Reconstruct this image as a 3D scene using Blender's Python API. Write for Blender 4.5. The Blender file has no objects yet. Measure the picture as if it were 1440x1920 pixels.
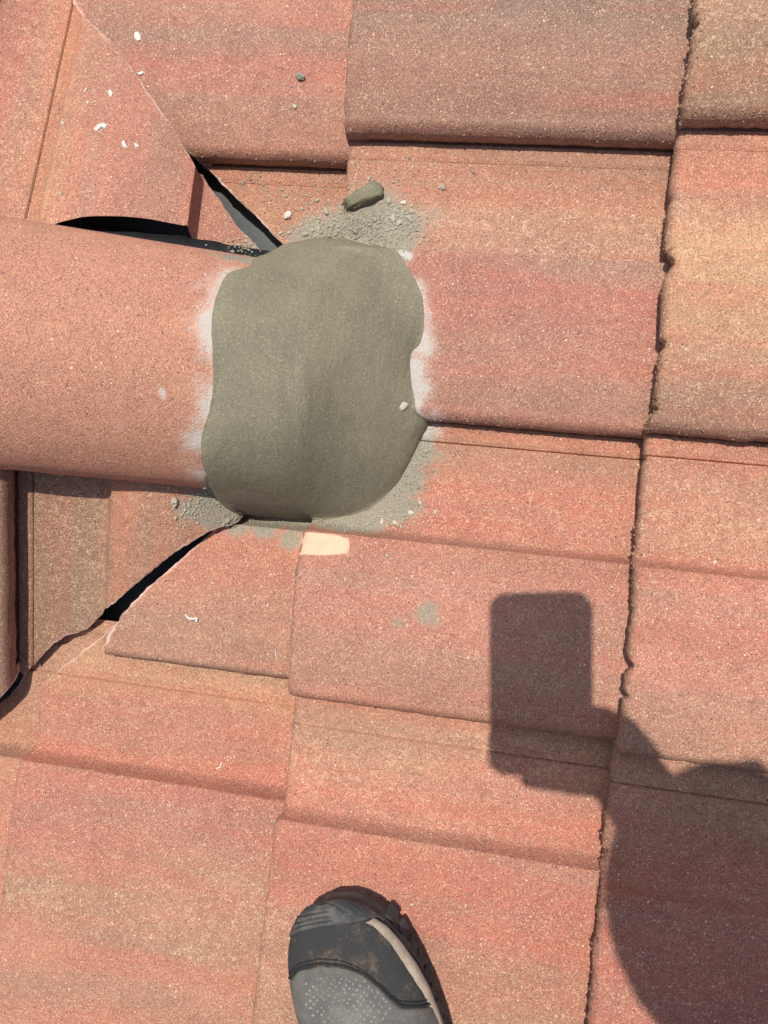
import bpy, bmesh, math, random
import numpy as np
from mathutils import Vector, Matrix
from mathutils.bvhtree import BVHTree

# ------------------------------------------------------------------ camera, sky, sun, exposure
SC = bpy.context.scene
COL = SC.collection
F = 1441.0                      # focal length of the phone lens in photo pixels (1440 x 1920)
DIST = 0.65                     # metres from the lens to the roof along the view axis
PITCH = math.radians(25)        # roof pitch
# The place is laid out in the main slope's own frame (x upslope, y along the eaves, z out of the roof)
# and tipped by the roof pitch at the end of the script.
U_ = np.array([.967, .0994, -.2334]); U_ /= np.linalg.norm(U_)
V_ = -np.array([-.0865, .996, .0095]); V_ -= U_*(V_@U_); V_ /= np.linalg.norm(V_)
N_ = np.cross(U_, V_)
RC = np.array([U_, V_, N_])     # camera (x right, y down, z forward) -> roof frame
CAM = -RC@np.array([0, 0, DIST])
TILT = Matrix.Rotation(-PITCH, 4, 'Y')

def cvec(x, y, z): return RC@np.array([x, y, z], float)
def ray(x, y): d = RC@np.array([(x-720)/F, (y-960)/F, 1.0]); return d/np.linalg.norm(d)
def onplane(x, y, z=0.0): d = ray(x, y); return CAM+d*((z-CAM[2])/d[2])

cam = bpy.data.cameras.new('camera'); camo = bpy.data.objects.new('camera', cam); COL.objects.link(camo)
m3 = Matrix([list(cvec(1, 0, 0)), list(cvec(0, -1, 0)), list(cvec(0, 0, -1))]).transposed()
camo.matrix_world = TILT@(Matrix.Translation(CAM.tolist())@m3.to_4x4())
cam.sensor_fit = 'VERTICAL'; cam.sensor_height = 36.0; cam.lens = 36.0*F/1920.0
cam.clip_start = 0.03; cam.clip_end = 3000
SC.camera = camo

ANTI = ray(945, 1390)          # where the phone's own shadow falls
sund = TILT.to_3x3()@Vector((-ANTI).tolist())
W = bpy.data.worlds.new('World'); SC.world = W; W.use_nodes = True
nt = W.node_tree; bg = nt.nodes['Background']
sky = nt.nodes.new('ShaderNodeTexSky'); sky.sky_type = 'NISHITA'; sky.sun_disc = False
sky.sun_elevation = math.asin(sund.z); sky.sun_rotation = math.atan2(sund.x, sund.y)
sky.air_density = 1.0; sky.dust_density = 1.5; sky.ozone_density = 1.0
nt.links.new(sky.outputs[0], bg.inputs[0]); bg.inputs[1].default_value = 0.135
sun = bpy.data.lights.new('sun', 'SUN'); suno = bpy.data.objects.new('sun', sun); COL.objects.link(suno)
sun.energy = 4.6; sun.angle = math.radians(0.53); sun.color = (1.0, .965, .91)
suno.rotation_euler = sund.to_track_quat('Z', 'Y').to_euler(); suno.location = (0, 0, 4)
SC.view_settings.view_transform = 'Standard'; SC.view_settings.look = 'None'
SC.view_settings.exposure = 0.0; SC.view_settings.gamma = 1.0

# ------------------------------------------------------------------ helpers
rng = np.random.default_rng(7)
random.seed(7)
def lin(c):
    c = np.asarray(c, float)/255.0
    return np.where(c <= .04045, c/12.92, ((c+.055)/1.055)**2.4)
ALB = 0.84                      # photo colour of a sunlit face -> base colour
def alb(c): return lin(c)*ALB

def _h(ix, iy, s):
    n = (ix.astype(np.int64)*374761393+iy.astype(np.int64)*668265263+int(s)*974634777) & 0x7fffffff
    n = ((n ^ (n >> 13))*1274126177) & 0x7fffffff
    n = (n ^ (n >> 16)) & 0x7fffffff
    return n/float(0x7fffffff)
def vnoise(x, y, s=0):
    x = np.asarray(x, float); y = np.asarray(y, float)
    x, y = np.broadcast_arrays(x, y)
    ix = np.floor(x); iy = np.floor(y); fx = x-ix; fy = y-iy
    fx = fx*fx*(3-2*fx); fy = fy*fy*(3-2*fy)
    a = _h(ix, iy, s); b = _h(ix+1, iy, s); c = _h(ix, iy+1, s); d = _h(ix+1, iy+1, s)
    return (a*(1-fx)+b*fx)*(1-fy)+(c*(1-fx)+d*fx)*fy
def fbm(x, y, s=0, o=4):
    t = 0; a = .5
    for i in range(o):
        t = t+a*(vnoise(x, y, s+i*17)-.5); a *= .5; x = np.asarray(x)*2.03+3.1; y = np.asarray(y)*2.03+1.7
    return t
def sstep(a, b, x): t = np.clip((x-a)/(b-a), 0, 1); return t*t*(3-2*t)

def tag(o, label=None, cat=None, group=None, kind=None):
    if label: o['label'] = label
    if cat: o['category'] = cat
    if group: o['group'] = group
    if kind: o['kind'] = kind
    return o
def empty(name, loc=(0, 0, 0)):
    o = bpy.data.objects.new(name, None); o.empty_display_size = .05; o.location = loc; COL.objects.link(o); return o
def make(name, verts, faces, mat, parent=None, smooth=True, attrs=None):
    me = bpy.data.meshes.new(name)
    me.from_pydata([tuple(map(float, v)) for v in verts], [], [tuple(map(int, f)) for f in faces])
    if smooth: me.polygons.foreach_set('use_smooth', [True]*len(me.polygons))
    for k, a in (attrs or {}).items():
        at = me.color_attributes.new(k, 'FLOAT_COLOR', 'POINT'); at.data.foreach_set('color', np.asarray(a, np.float32).ravel())
    me.update()
    o = bpy.data.objects.new(name, me); COL.objects.link(o)
    if mat: me.materials.append(mat)
    if parent:
        o.parent = parent
        o.matrix_parent_inverse = Matrix.Translation(parent.location).inverted() if parent.parent is None else Matrix()
    return o
def grid_faces(nr, nc, flip=False):
    i, j = np.meshgrid(np.arange(nr-1), np.arange(nc-1), indexing='ij')
    a = i*nc+j; f = np.stack([a, a+1, a+nc+1, a+nc], -1).reshape(-1, 4)
    return f[:, ::-1] if flip else f

# ------------------------------------------------------------------ materials
class NG:
    def __init__(s, name):
        s.m = bpy.data.materials.new(name); s.m.use_nodes = True; s.t = s.m.node_tree
        s.b = s.t.nodes['Principled BSDF']; s.out = s.t.nodes['Material Output']
        s.co = s.n('ShaderNodeTexCoord').outputs['Object']
    def n(s, k, **kw):
        x = s.t.nodes.new(k)
        for a, v in kw.items(): setattr(x, a, v)
        return x
    def put(s, sock, v):
        if hasattr(v, 'is_output'): s.t.links.new(v, sock)
        else: sock.default_value = v
    def math(s, op, a, b=None, c=None, clamp=False):
        x = s.n('ShaderNodeMath', operation=op, use_clamp=clamp); s.put(x.inputs[0], a)
        if b is not None: s.put(x.inputs[1], b)
        if c is not None: s.put(x.inputs[2], c)
        return x.outputs[0]
    def mix(s, f, a, b, mode='MIX'):
        x = s.n('ShaderNodeMix', data_type='RGBA', blend_type=mode); s.put(x.inputs[0], f)
        s.put(x.inputs[6], a if hasattr(a, 'is_output') else (*a, 1)); s.put(x.inputs[7], b if hasattr(b, 'is_output') else (*b, 1))
        return x.outputs[2]
    def noise(s, scale, detail=2, rough=.5, vec=None):
        x = s.n('ShaderNodeTexNoise'); s.put(x.inputs['Vector'], vec or s.co); x.inputs['Scale'].default_value = scale
        x.inputs['Detail'].default_value = detail; x.inputs['Roughness'].default_value = rough; return x.outputs[0]
    def vor(s, scale, vec=None, feature='F1'):
        x = s.n('ShaderNodeTexVoronoi', feature=feature); s.put(x.inputs['Vector'], vec or s.co); x.inputs['Scale'].default_value = scale; return x
    def ramp(s, f, a, b, clamp=True):
        x = s.n('ShaderNodeMapRange', interpolation_type='SMOOTHSTEP'); s.put(x.inputs[0], f); s.put(x.inputs[1], a); s.put(x.inputs[2], b); return x.outputs[0]
    def attr(s, name): x = s.n('ShaderNodeAttribute', attribute_name=name); return x
    def sep(s, c): x = s.n('ShaderNodeSeparateColor'); s.put(x.inputs[0], c); return x.outputs
    def bump(s, h, strength, dist, prev=None):
        x = s.n('ShaderNodeBump'); s.put(x.inputs['Height'], h); x.inputs['Strength'].default_value = strength; x.inputs['Distance'].default_value = dist
        if prev is not None: s.put(x.inputs['Normal'], prev)
        return x.outputs[0]
    def done(s, col, rough=.9, normal=None, spec=.25, metal=0):
        s.put(s.b.inputs['Base Color'], col if hasattr(col, 'is_output') else (*col, 1)); s.put(s.b.inputs['Roughness'], rough)
        s.b.inputs['Specular IOR Level'].default_value = spec; s.b.inputs['Metallic'].default_value = metal
        if normal is not None: s.put(s.b.inputs['Normal'], normal)
        return s.m

def tile_material(name, grain=1250., cream=.10):
    g = NG(name)
    tint = g.attr('tint'); dust = g.sep(g.attr('dust').outputs['Color'])
    fleck = tint.outputs['Alpha']
    wob = g.n('ShaderNodeTexNoise'); g.put(wob.inputs['Vector'], g.co); wob.inputs['Scale'].default_value = 900.; wob.inputs['Detail'].default_value = 2
    vm = g.n('ShaderNodeVectorMath', operation='MULTIPLY_ADD'); g.put(vm.inputs[0], wob.outputs['Color']); vm.inputs[1].default_value = (.0014,)*3; g.put(vm.inputs[2], g.co)
    wc = vm.outputs[0]
    v1 = g.vor(grain, wc); r = g.sep(v1.outputs['Color'])
    v2 = g.vor(grain*1.9, wc); r2 = g.sep(v2.outputs['Color'])
    v3 = g.vor(330., wc); r3 = g.sep(v3.outputs['Color'])
    big = g.noise(55., 3, .6); mid = g.noise(170., 3, .6); fine = g.noise(1500., 2, .6)
    base = tint.outputs['Color']
    k = g.math('MULTIPLY_ADD', r[1], .50, .73)
    k = g.math('MULTIPLY', k, g.math('MULTIPLY_ADD', r2[0], .60, .70))
    k = g.math('MULTIPLY', k, g.math('MULTIPLY_ADD', big, .4, .80))
    cc = g.n('ShaderNodeCombineColor')
    for i in range(3): g.put(cc.inputs[i], k)
    col = g.mix(1.0, base, cc.outputs[0], 'MULTIPLY')
    # sands of other colours in the slurry: plum grey, orange, pale pink
    col = g.mix(g.math('MULTIPLY', g.ramp(r2[1], .74, .80), .42), col, tuple(alb((172, 140, 136))))
    col = g.mix(g.math('MULTIPLY', g.ramp(r2[2], .78, .84), .40), col, tuple(alb((226, 160, 122))))
    wear = g.math('MULTIPLY_ADD', g.ramp(mid, .40, .66), g.math('MULTIPLY', fleck, .60), cream)
    thr = g.math('SUBTRACT', 1.0, wear)
    cf = g.ramp(g.math('MULTIPLY_ADD', g.math('SUBTRACT', fine, .5), .25, r[0]), thr, g.math('ADD', thr, .10))
    col = g.mix(g.math('MULTIPLY', cf, .50), col, tuple(alb((248, 214, 172))))
    df = g.ramp(r[2], .90, .95)
    col = g.mix(g.math('MULTIPLY', df, .55), col, (.07, .055, .056))
    pit = g.ramp(g.noise(240., 3, .7), .66, .74)
    col = g.mix(g.math('MULTIPLY', pit, .45), col, (.085, .065, .06))
    near = g.math('LESS_THAN', v3.outputs['Distance'], g.math('MULTIPLY_ADD', r3[1], .16, .10))
    col = g.mix(g.math('MULTIPLY', g.math('MULTIPLY', near, .85), g.ramp(r3[0], .90, .91)), col, tuple(alb((248, 226, 196))))
    col = g.mix(g.math('MULTIPLY', g.math('MULTIPLY', near, .8), g.math('SUBTRACT', 1.0, g.ramp(r3[0], .07, .08))), col, (.06, .05, .052))
    # cement dust, white wash, fresh cut edges
    n1 = g.math('MULTIPLY_ADD', fine, .45, g.math('MULTIPLY_ADD', mid, .35, g.math('MULTIPLY', r2[0], .35)))
    gd = g.ramp(g.math('SUBTRACT', g.math('MULTIPLY', dust[1], 1.25), n1), -.12, .12)
    gcol = g.mix(r2[2], tuple(alb((134, 128, 108))), tuple(alb((186, 179, 158))))
    col = g.mix(g.math('MULTIPLY', gd, .92), col, gcol)
    n2 = g.math('MULTIPLY_ADD', r2[0], .55, g.math('MULTIPLY_ADD', r[1], .30, g.math('MULTIPLY', mid, .45)))
    wd = g.ramp(g.math('SUBTRACT', g.math('MULTIPLY', dust[0], 1.30), n2), -.12, .16)
    col = g.mix(g.math('MULTIPLY', wd, .80), col, tuple(alb((216, 210, 199))))
    ck = g.ramp(g.math('SUBTRACT', dust[2], g.math('MULTIPLY', n1, .8)), -.1, .15)
    col = g.mix(ck, col, tuple(alb((232, 195, 180))))
    h = g.math('ADD', g.math('MULTIPLY', v1.outputs['Distance'], -.8), g.math('MULTIPLY', mid, 1.2))
    nb = g.bump(h, .75, .0011)
    nb = g.bump(fine, .35, .0006, nb)
    return g.done(col, .88, nb, .2)
M_TILE = tile_material('concrete_tile')
M_CAP = tile_material('concrete_cap', 1250., .07)

def mortar_material(name, a, b, rough=.82, sweep=0.0):
    g = NG(name)
    big = g.noise(14., 2, .5); mid = g.noise(150., 3, .6); fine = g.noise(1100., 3, .65)
    vg = g.vor(1250.); r = g.sep(vg.outputs['Color'])
    mp_ = g.n('ShaderNodeMapping'); g.put(mp_.inputs['Vector'], g.co); mp_.inputs['Scale'].default_value = (1.0, .16, .5); mp_.inputs['Rotation'].default_value = (0, 0, .12)
    drag = g.noise(190., 4, .62, mp_.outputs[0])
    col = g.mix(g.ramp(big, .3, .72), a, b)
    col = g.mix(g.math('MULTIPLY', g.ramp(drag, .45, .72), .28), col, tuple(np.array(b)*1.12))
    k = g.math('MULTIPLY_ADD', r[0], .30, .85)
    cc = g.n('ShaderNodeCombineColor')
    for i in range(3): g.put(cc.inputs[i], k)
    col = g.mix(1.0, col, cc.outputs[0], 'MULTIPLY')
    col = g.mix(g.math('MULTIPLY', g.ramp(r[1], .95, .97), .35), col, tuple(alb((205, 192, 150))))
    col = g.mix(g.math('MULTIPLY', g.ramp(r[2], .95, .97), .40), col, (.04, .037, .032))
    nb = g.bump(fine, .40, .0008); nb = g.bump(vg.outputs['Distance'], .25, .0006, nb); nb = g.bump(mid, .14, .002, nb)
    if sweep: nb = g.bump(drag, sweep, .004, nb)
    return g.done(col, rough, nb, .3)
M_MORTAR = mortar_material('fresh_mortar', tuple(alb((124, 117, 96))), tuple(alb((141, 133, 109))), .82, .22)
M_CRUMB = mortar_material('dry_mortar', tuple(alb((138, 134, 114))), tuple(alb((190, 183, 162))), .95)
M_LUMP = mortar_material('mortar_lump', tuple(alb((118, 113, 90))), tuple(alb((138, 131, 104))), .9)
def plain(name, c, rough=.7, bumpscale=400., bs=.2, var=.25, spec=.3, metal=0):
    g = NG(name); n = g.noise(bumpscale, 3, .6); big = g.noise(bumpscale*.12, 3, .6)
    c = np.array(c)
    col = g.mix(g.ramp(big, .3, .7), tuple(c*(1-var)), tuple(c*(1+var)))
    col = g.mix(g.math('MULTIPLY', g.ramp(n, .45, .75), .35), col, tuple(c*1.25))
    return g.done(col, rough, g.bump(n, bs, .001), spec, metal)
M_WHITE = plain('white_fleck', alb((222, 216, 202)), .9, 600)
M_CHIP = plain('pale_chip', alb((200, 192, 174)), .9, 500, .4, .18)
M_PAINT = plain('peach_paint', alb((230, 188, 156)), .75, 900, .25, .06)
M_VALLEY = plain('valley_metal', (.085, .088, .084), .45, 120, .08, .12, .5)
M_BLACK = plain('black_membrane', (.012, .012, .013), .6, 700, .5, .3)
M_DECK = plain('roof_underlay', (.015, .014, .014), .9)
M_GROUND = plain('grass_ground', (.09, .11, .05), .95, 3.)

ICO = None
def ico(sub):
    bm = bmesh.new(); bmesh.ops.create_icosphere(bm, subdivisions=sub, radius=1.0)
    v = np.array([x.co[:] for x in bm.verts]); f = np.array([[q.index for q in p.verts] for p in bm.faces]); bm.free(); return v, f
IV1, IF1 = ico(1); IV2, IF2 = ico(2); IV3, IF3 = ico(3)
# ------------------------------------------------------------------ roof tiles
cs, sn = math.cos(PITCH), math.sin(PITCH)
XW = np.array([cs, 0, -sn]); ZW = np.array([sn, 0, cs]); YW = np.array([0, 1., 0])
APEX = onplane(750, 735)
MAIN = (np.zeros(3), np.array([1., 0, 0]), YW, np.array([0, 0, 1.]))
n1 = sn*YW+cs*ZW; u1 = -cs*YW+sn*ZW
n2 = -sn*YW+cs*ZW; u2 = cs*YW+sn*ZW
G1 = (APEX, u1, np.cross(n1, u1), n1)
G2 = (APEX, u2, np.cross(n2, u2), n2)
def gp(fr, u, v, h): return fr[0]+u*fr[1]+v*fr[2]+h*fr[3]
STEP = .025; ROLL = .0265

def profile(t, P, gro=1.0, tr=.415):
    z = np.zeros_like(t)
    tg = .07
    s0 = t < 0
    z = np.where(s0, -.0065+.0038*(np.exp(-((t+.085)/.012)**2)+np.exp(-((t+.045)/.012)**2)), z)
    z = np.where((t >= 0) & (t < tg), -.0035, z)
    z = z+gro*(.0010*np.exp(-((t-.048)*P/.0022)**2)-.0070*np.exp(-((t-tg)*P/.0008)**2))
    p = np.clip((t-tg)/(tr-tg), 0, 1)
    z = np.where((t >= tg) & (t < tr), -.002*np.sin(p*math.pi)-.001*(1-p)+.0195*np.clip(((t-tr)*P+.0135)/.0135, 0, 1)**4.2, z)
    q = np.clip((t-tr)/(1-tr), 0, 1)
    crest = ROLL*(.88+.12*np.sin(np.clip(q/.9, 0, 1)*math.pi))
    down = 1-.16*np.clip((q-.5)/.42, 0, 1)**2-.62*(1-np.sqrt(np.clip(1-np.clip((q-.925)/.075, 0, 1)**2, 0, 1)))
    zr = np.where(q < .3, .0195+(crest*down-.0195)*(1-(1-np.clip(q/.3, 0, 1))**2), crest*down)
    z = np.where(t >= tr, zr, z)
    return z

TILES = []
def tile(fr, vj0, vj1, uf, gauge, bands, seed, root, cutlo=None, cuthi=None, cutoff=0., hi=True, lap=.07, strip=.115, rag=1.0, label=None, drop=0.0, gro=1.0, nod=None, tr=.415):
    """one interlocking concrete tile as a shell: rolled top, ragged front lip, sawn or broken cut edge"""
    P = vj0-vj1
    n = 190 if hi else 46
    t = np.unique(np.concatenate([np.linspace(-strip, 0, 14 if hi else 4), np.linspace(0, 1, n), .07+np.array([-.012, -.008, -.005, -.0025, 0, .0025, .005, .008, .012]), np.linspace(tr-.06, tr+.025, 44), np.linspace(.94, 1, 22)]))
    v = vj0-t*P
    z0 = profile(t, P, gro, tr)
    e = fbm(v*0+1, np.arange(len(t))*.0, seed)
    us = np.full(len(t), uf); iscut = np.zeros(len(t), bool)
    if cutlo is not None:
        cv = np.array(sorted(cutlo)); c = np.interp(v, cv[:, 0], cv[:, 1])+cutoff
        c = c+fbm(v*90, seed*1.3, seed+5)*.006+fbm(v*420, 1., seed+8)*.002
        iscut = c > uf; us = np.maximum(us, c)
    ue = np.full(len(t), uf+gauge+lap)
    if cuthi is not None: ue = np.minimum(ue, cuthi(v) if callable(cuthi) else cuthi)
    ok = ue-us > .004
    if ok.sum() < 3: return None
    i0, i1 = np.argmax(ok), len(t)-np.argmax(ok[::-1])
    sl = slice(i0, i1); t, v, z0, us, ue, iscut = t[sl], v[sl], z0[sl], us[sl], ue[sl], iscut[sl]
    us = np.minimum(us, ue-.003)
    # front lip rows (u offset, z offset) then the top
    rm_ = vnoise(v*17, 4.4, seed+14)**1.5
    ragged = (fbm(v*11, 2.3, seed+11)*.006+fbm(v*47, 7.7, seed+12)*.0045*(.3+rm_)+fbm(v*190, 3.7, seed+13)*.0040*rm_)*rag
    cr = np.random.default_rng(seed+900)
    for _ in range(9):          # broken-off chips
        c0_ = cr.uniform(v.min(), v.max()); ragged = ragged+rag*cr.uniform(.0010, .0042)*np.exp(-np.abs((v-c0_)/cr.uniform(.0015, .006))**3)
    nl = 7
    lipu = np.array([.018, .006, .0012, .0, .0010, .0030, .0065]); lipz = np.array([-.0150, -.0165, -.0150, -.0105, -.0050, -.0016, 0.])
    cutu = np.array([.010, .001, .0, .0, .0, .0004, .0015]); cutz = np.array([-.0130, -.0130, -.0095, -.006, -.003, -.0004, 0.])
    nr = 60 if hi else 14
    w = np.linspace(0, 1, nr)
    rows_u = []; rows_z = []; lipmask = []
    surfz = lambda u: z0-STEP*(u-uf)/gauge
    for k in range(nl):
        uo = np.where(iscut, cutu[k], lipu[k]); zo = np.where(iscut, cutz[k], lipz[k])
        wk = 1.0 if k in (2, 3, 4) else .6
        jit = np.where(iscut, 0, ragged*wk+(fbm(v*260, k*1.3, seed+31)*.0040*(.25+rm_) if 1 <= k <= 5 else 0)*rag)
        u = us+uo+jit
        rows_u.append(u); rows_z.append(surfz(u)+zo+np.where(iscut, 0, (fbm(v*380, k*5.7, seed+41)*.002 if 1 <= k <= 5 else 0)))
        lipmask.append(np.where(iscut, (.75 if k < 6 else .5)+fbm(v*60, k*1., seed+61)*1.4, 0.0))
    ub = rows_u[-1]
    for k in range(1, nr):
        u = ub+(ue-ub)*w[k]; rows_u.append(u); rows_z.append(surfz(u)); lipmask.append(np.where(iscut, (.45+fbm(v*60, 6., seed+61)*1.6)*np.exp(-((u-us)/.0035)), 0))
    Ug = np.array(rows_u); Zg = np.array(rows_z); Vg = np.broadcast_to(v, Ug.shape).copy(); Tg = np.broadcast_to(t, Ug.shape); Ck = np.array(lipmask)
    # unevenness of the pressed surface
    Zg = Zg+fbm(Ug*9, Vg*9, seed+3)*.0022+fbm(Ug*40, Vg*60, seed+4)*.0008+drop
    # ragged side lap of the roll
    edge = np.clip((Tg-.985)/.015, 0, 1)
    Vg = Vg+edge*(fbm(Ug*70, 3.3, seed+21)*.004+fbm(Ug*320, 1.3, seed+22)*.003)*rag
    Zg = Zg+edge*fbm(Ug*200, 8.3, seed+23)*.003
    if i1 >= len(ok):           # turn the side edge under
        extra_v = [Vg[:, -1:]+.0010, Vg[:, -1:]+.006]; extra_z = [Zg[:, -1:]-.0060, Zg[:, -1:]-.0065]
        Ug = np.concatenate([Ug, Ug[:, -1:], Ug[:, -1:]], 1); Vg = np.concatenate([Vg]+extra_v, 1); Zg = np.concatenate([Zg]+extra_z, 1)
        Tg = np.concatenate([Tg, Tg[:, -1:], Tg[:, -1:]], 1); Ck = np.concatenate([Ck, Ck[:, -1:], Ck[:, -1:]], 1)
    if iscut[0] and us[0] < ue[0]-.01 and i0 == 0: pass
    o, uu, vv, nn = fr
    pts = o+Ug[..., None]*uu+Vg[..., None]*vv+Zg[..., None]*nn
    # colour: flashed streaks that run up the tile
    b = np.array([[q[0], *alb(np.array(q[1])*.73+np.array((192, 157, 138))*.27), q[2]] for q in bands])
    tt = Tg+fbm(Ug*7, Vg*22, seed+51)*.20+fbm(Ug*22, Vg*150, seed+52)*.10
    C = np.stack([np.interp(tt, b[:, 0], b[:, j]) for j in range(1, 5)], -1)
    C[..., :3] *= (1+fbm(Ug*18, Vg*30, seed+53)*.30)[..., None]
    C[..., 0] *= 1+fbm(Ug*10, Vg*50, seed+54)*.12
    st_ = np.clip(fbm(Ug*5, Vg*70, seed+57, 5)*3.2, -1, 1); rs = np.clip(st_, 0, 1)[..., None]*.46; gs_ = np.clip(-st_, 0, 1)[..., None]*.46
    C[..., :3] = C[..., :3]*(1-rs)+rs*np.array(alb((208, 120, 98))); C[..., :3] = C[..., :3]*(1-gs_)+gs_*np.array(alb((168, 134, 114)))
    C[..., :3] *= np.array([.97, .975, .93])
    C[..., 3] = np.clip(C[..., 3]*(1+fbm(Ug*14, Vg*60, seed+55)*1.6), 0, 1)
    raw = np.zeros(Ug.shape); raw[:6] = np.array([1, 1, 1, .9, .7, .35])[:, None]; raw *= (1-Ck.clip(0, 1)); raw = np.maximum(raw, .8*np.clip((Tg-.985)/.015, 0, 1))
    C[..., :3] = C[..., :3]*(1-raw[..., None])+raw[..., None]*np.array(alb((166, 128, 106)))
    D = np.zeros(Ug.shape+(4,)); D[..., 2] = Ck; D[..., 3] = 1
    T = dict(pts=pts.reshape(-1, 3), faces=grid_faces(*Ug.shape), tint=C.reshape(-1, 4), dust=D.reshape(-1, 4), root=root, label=label, name='roof_tile', mat=M_TILE)
    if nod:                     # crumbs of concrete standing on the front and side lips
        cr = np.random.default_rng(seed+77); nv_ = T['pts'].shape[0]; npt = []; nfc = []; cols = []
        def add(p_, r_):
            q_ = IV1*r_*(1+.5*fbm(IV1[:, 0]*3+cr.uniform(0, 50), IV1[:, 1]*3+IV1[:, 2], 5))[:, None]*cr.uniform(.7, 1.25, 3); npt.append(p_+q_); nfc.append(IF1+nv_+len(IV1)*(len(npt)-1)); cols.append(np.tile([*(np.array(alb((170, 132, 110)))*cr.uniform(.7, 1.2)), .1], (len(IV1), 1)))
        nfr = np.where(~iscut)[0]
        for _ in range(int(nod[0]) if len(nfr) > 40 else 0):
            j = cr.choice(nfr); k = cr.integers(2, 7); add(pts[k, j]-nn*.0004, cr.uniform(.0005, .0015)*(.5+rm_[j]))
        jm = int(np.argmin(np.abs(t-.988)))
        for _ in range(int(nod[1]) if t[-1] > .99 else 0):
            k = cr.integers(8, pts.shape[0]-8); j = cr.integers(jm-6, len(t)); add(pts[k, j]-nn*.0003, cr.uniform(.0004, .0011))
        if npt:
            n4 = len(npt)*len(IV1); T['pts'] = np.concatenate([T['pts']]+npt); T['tint'] = np.concatenate([T['tint']]+cols); T['dust'] = np.concatenate([T['dust'], np.tile([0, 0, 0, 1.], (n4, 1))])
            T['faces'] = T['faces'].tolist()+np.concatenate(nfc).tolist()
    TILES.append(T); return T

main_roof = empty('main_roof'); gable_roof = empty('gable_roof', tuple(APEX))
tag(main_roof, 'wide main roof slope of red and orange concrete tiles around the patch', 'roof')
tag(gable_roof, 'smaller gable roof on the left with ridge cap between two valleys', 'roof')

B = {}   # flashed colours of the tiles in view, (t, photo colour, cream wear)
B['m-1'] = [(0, (150, 112, 96), .2), (.3, (134, 106, 95), .3), (.5, (126, 103, 93), .35), (.62, (134, 104, 92), .3), (.78, (168, 114, 98), .25), (1, (142, 98, 82), .1)]
B['m0'] = [(0, (176, 118, 92), .05), (.12, (184, 128, 98), .3), (.28, (196, 138, 110), .6), (.40, (168, 118, 102), .4), (.5, (184, 104, 92), .15), (.62, (182, 112, 98), .15), (.8, (184, 126, 108), .25), (1, (170, 108, 90), .1)]
B['m1'] = [(0, (186, 118, 90), 0), (.1, (194, 128, 98), .15), (.2, (206, 118, 95), .5), (.32, (208, 110, 90), .55), (.42, (184, 112, 88), .2), (.6, (204, 128, 110), .3), (.8, (198, 134, 112), .3), (1, (186, 122, 98), .2)]
B['m2'] = [(0, (192, 136, 106), .2), (.12, (202, 140, 110), .65), (.25, (214, 128, 104), .6), (.38, (206, 112, 92), .2), (.5, (198, 108, 88), .2), (.7, (196, 112, 92), .3), (.88, (190, 132, 104), .5), (1, (186, 130, 102), .4)]
B['r-1'] = [(0, (196, 142, 112), .3), (.5, (192, 146, 112), .5), (.75, (158, 122, 94), .5), (1, (142, 104, 80), .3)]
B['r0'] = [(0, (196, 122, 94), .1), (.12, (212, 124, 96), .3), (.3, (212, 156, 118), .7), (.5, (212, 162, 118), .5), (.72, (196, 142, 108), .4), (.9, (162, 118, 96), .3), (1, (150, 100, 80), .1)]
B['r1'] = [(0, (186, 122, 96), .1), (.14, (196, 128, 102), .5), (.3, (200, 134, 106), .65), (.42, (186, 122, 98), .3), (.55, (210, 126, 106), .35), (.85, (204, 134, 110), .4), (1, (190, 128, 100), .3)]
B['r2'] = [(0, (196, 140, 108), .3), (.2, (190, 132, 104), .4), (.36, (198, 112, 92), .2), (.6, (200, 106, 90), .25), (1, (196, 108, 90), .3)]
B['l-1'] = [(0, (150, 112, 92), .3), (.45, (190, 118, 98), .25), (.55, (160, 118, 104), .25), (.64, (192, 114, 98), .25), (.75, (176, 130, 114), .35), (.9, (180, 116, 94), .2), (1, (162, 104, 84), .1)]
B['l0'] = [(0, (182, 122, 90), .05), (.2, (194, 128, 98), .3), (.4, (196, 120, 96), .3), (1, (190, 120, 98), .3)]
B['l1'] = [(0, (196, 122, 96), .2), (.45, (202, 126, 102), .25), (.7, (200, 132, 108), .35), (.9, (186, 130, 104), .3), (1, (186, 130, 104), .2)]
B['l2'] = [(0, (196, 142, 108), .15), (.12, (206, 146, 108), .4), (.22, (208, 122, 98), .45), (.38, (204, 114, 92), .25), (.5, (192, 108, 94), .3), (.62, (196, 114, 94), .25), (.78, (184, 136, 106), .6), (.9, (180, 134, 106), .5), (1, (198, 130, 104), .2)]
B['c2'] = [(0, (192, 138, 106), .15), (.2, (190, 136, 104), .3), (.38, (186, 126, 98), .3), (.6, (206, 130, 102), .3), (1, (200, 124, 98), .3)]
B['g1a'] = [(0, (182, 114, 92), .1), (.3, (182, 114, 92), .2), (.45, (200, 122, 104), .25), (.75, (200, 130, 110), .3), (.95, (206, 140, 108), .2), (1, (208, 140, 106), .2)]
B['g1b'] = [(0, (214, 138, 102), .1), (.12, (208, 136, 108), .5), (.3, (200, 124, 106), .45), (.45, (190, 116, 100), .3), (1, (196, 122, 104), .3)]
B['g2a'] = [(0, (150, 104, 84), .05), (.1, (160, 118, 92), .4), (.3, (152, 120, 96), .7), (.38, (198, 130, 94), .1), (.43, (206, 132, 96), .1), (.5, (196, 132, 102), .3), (1, (196, 128, 100), .2)]
B['g2b'] = [(0, (150, 108, 90), .2), (.7, (150, 108, 88), .3), (1, (128, 90, 74), .1)]
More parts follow.
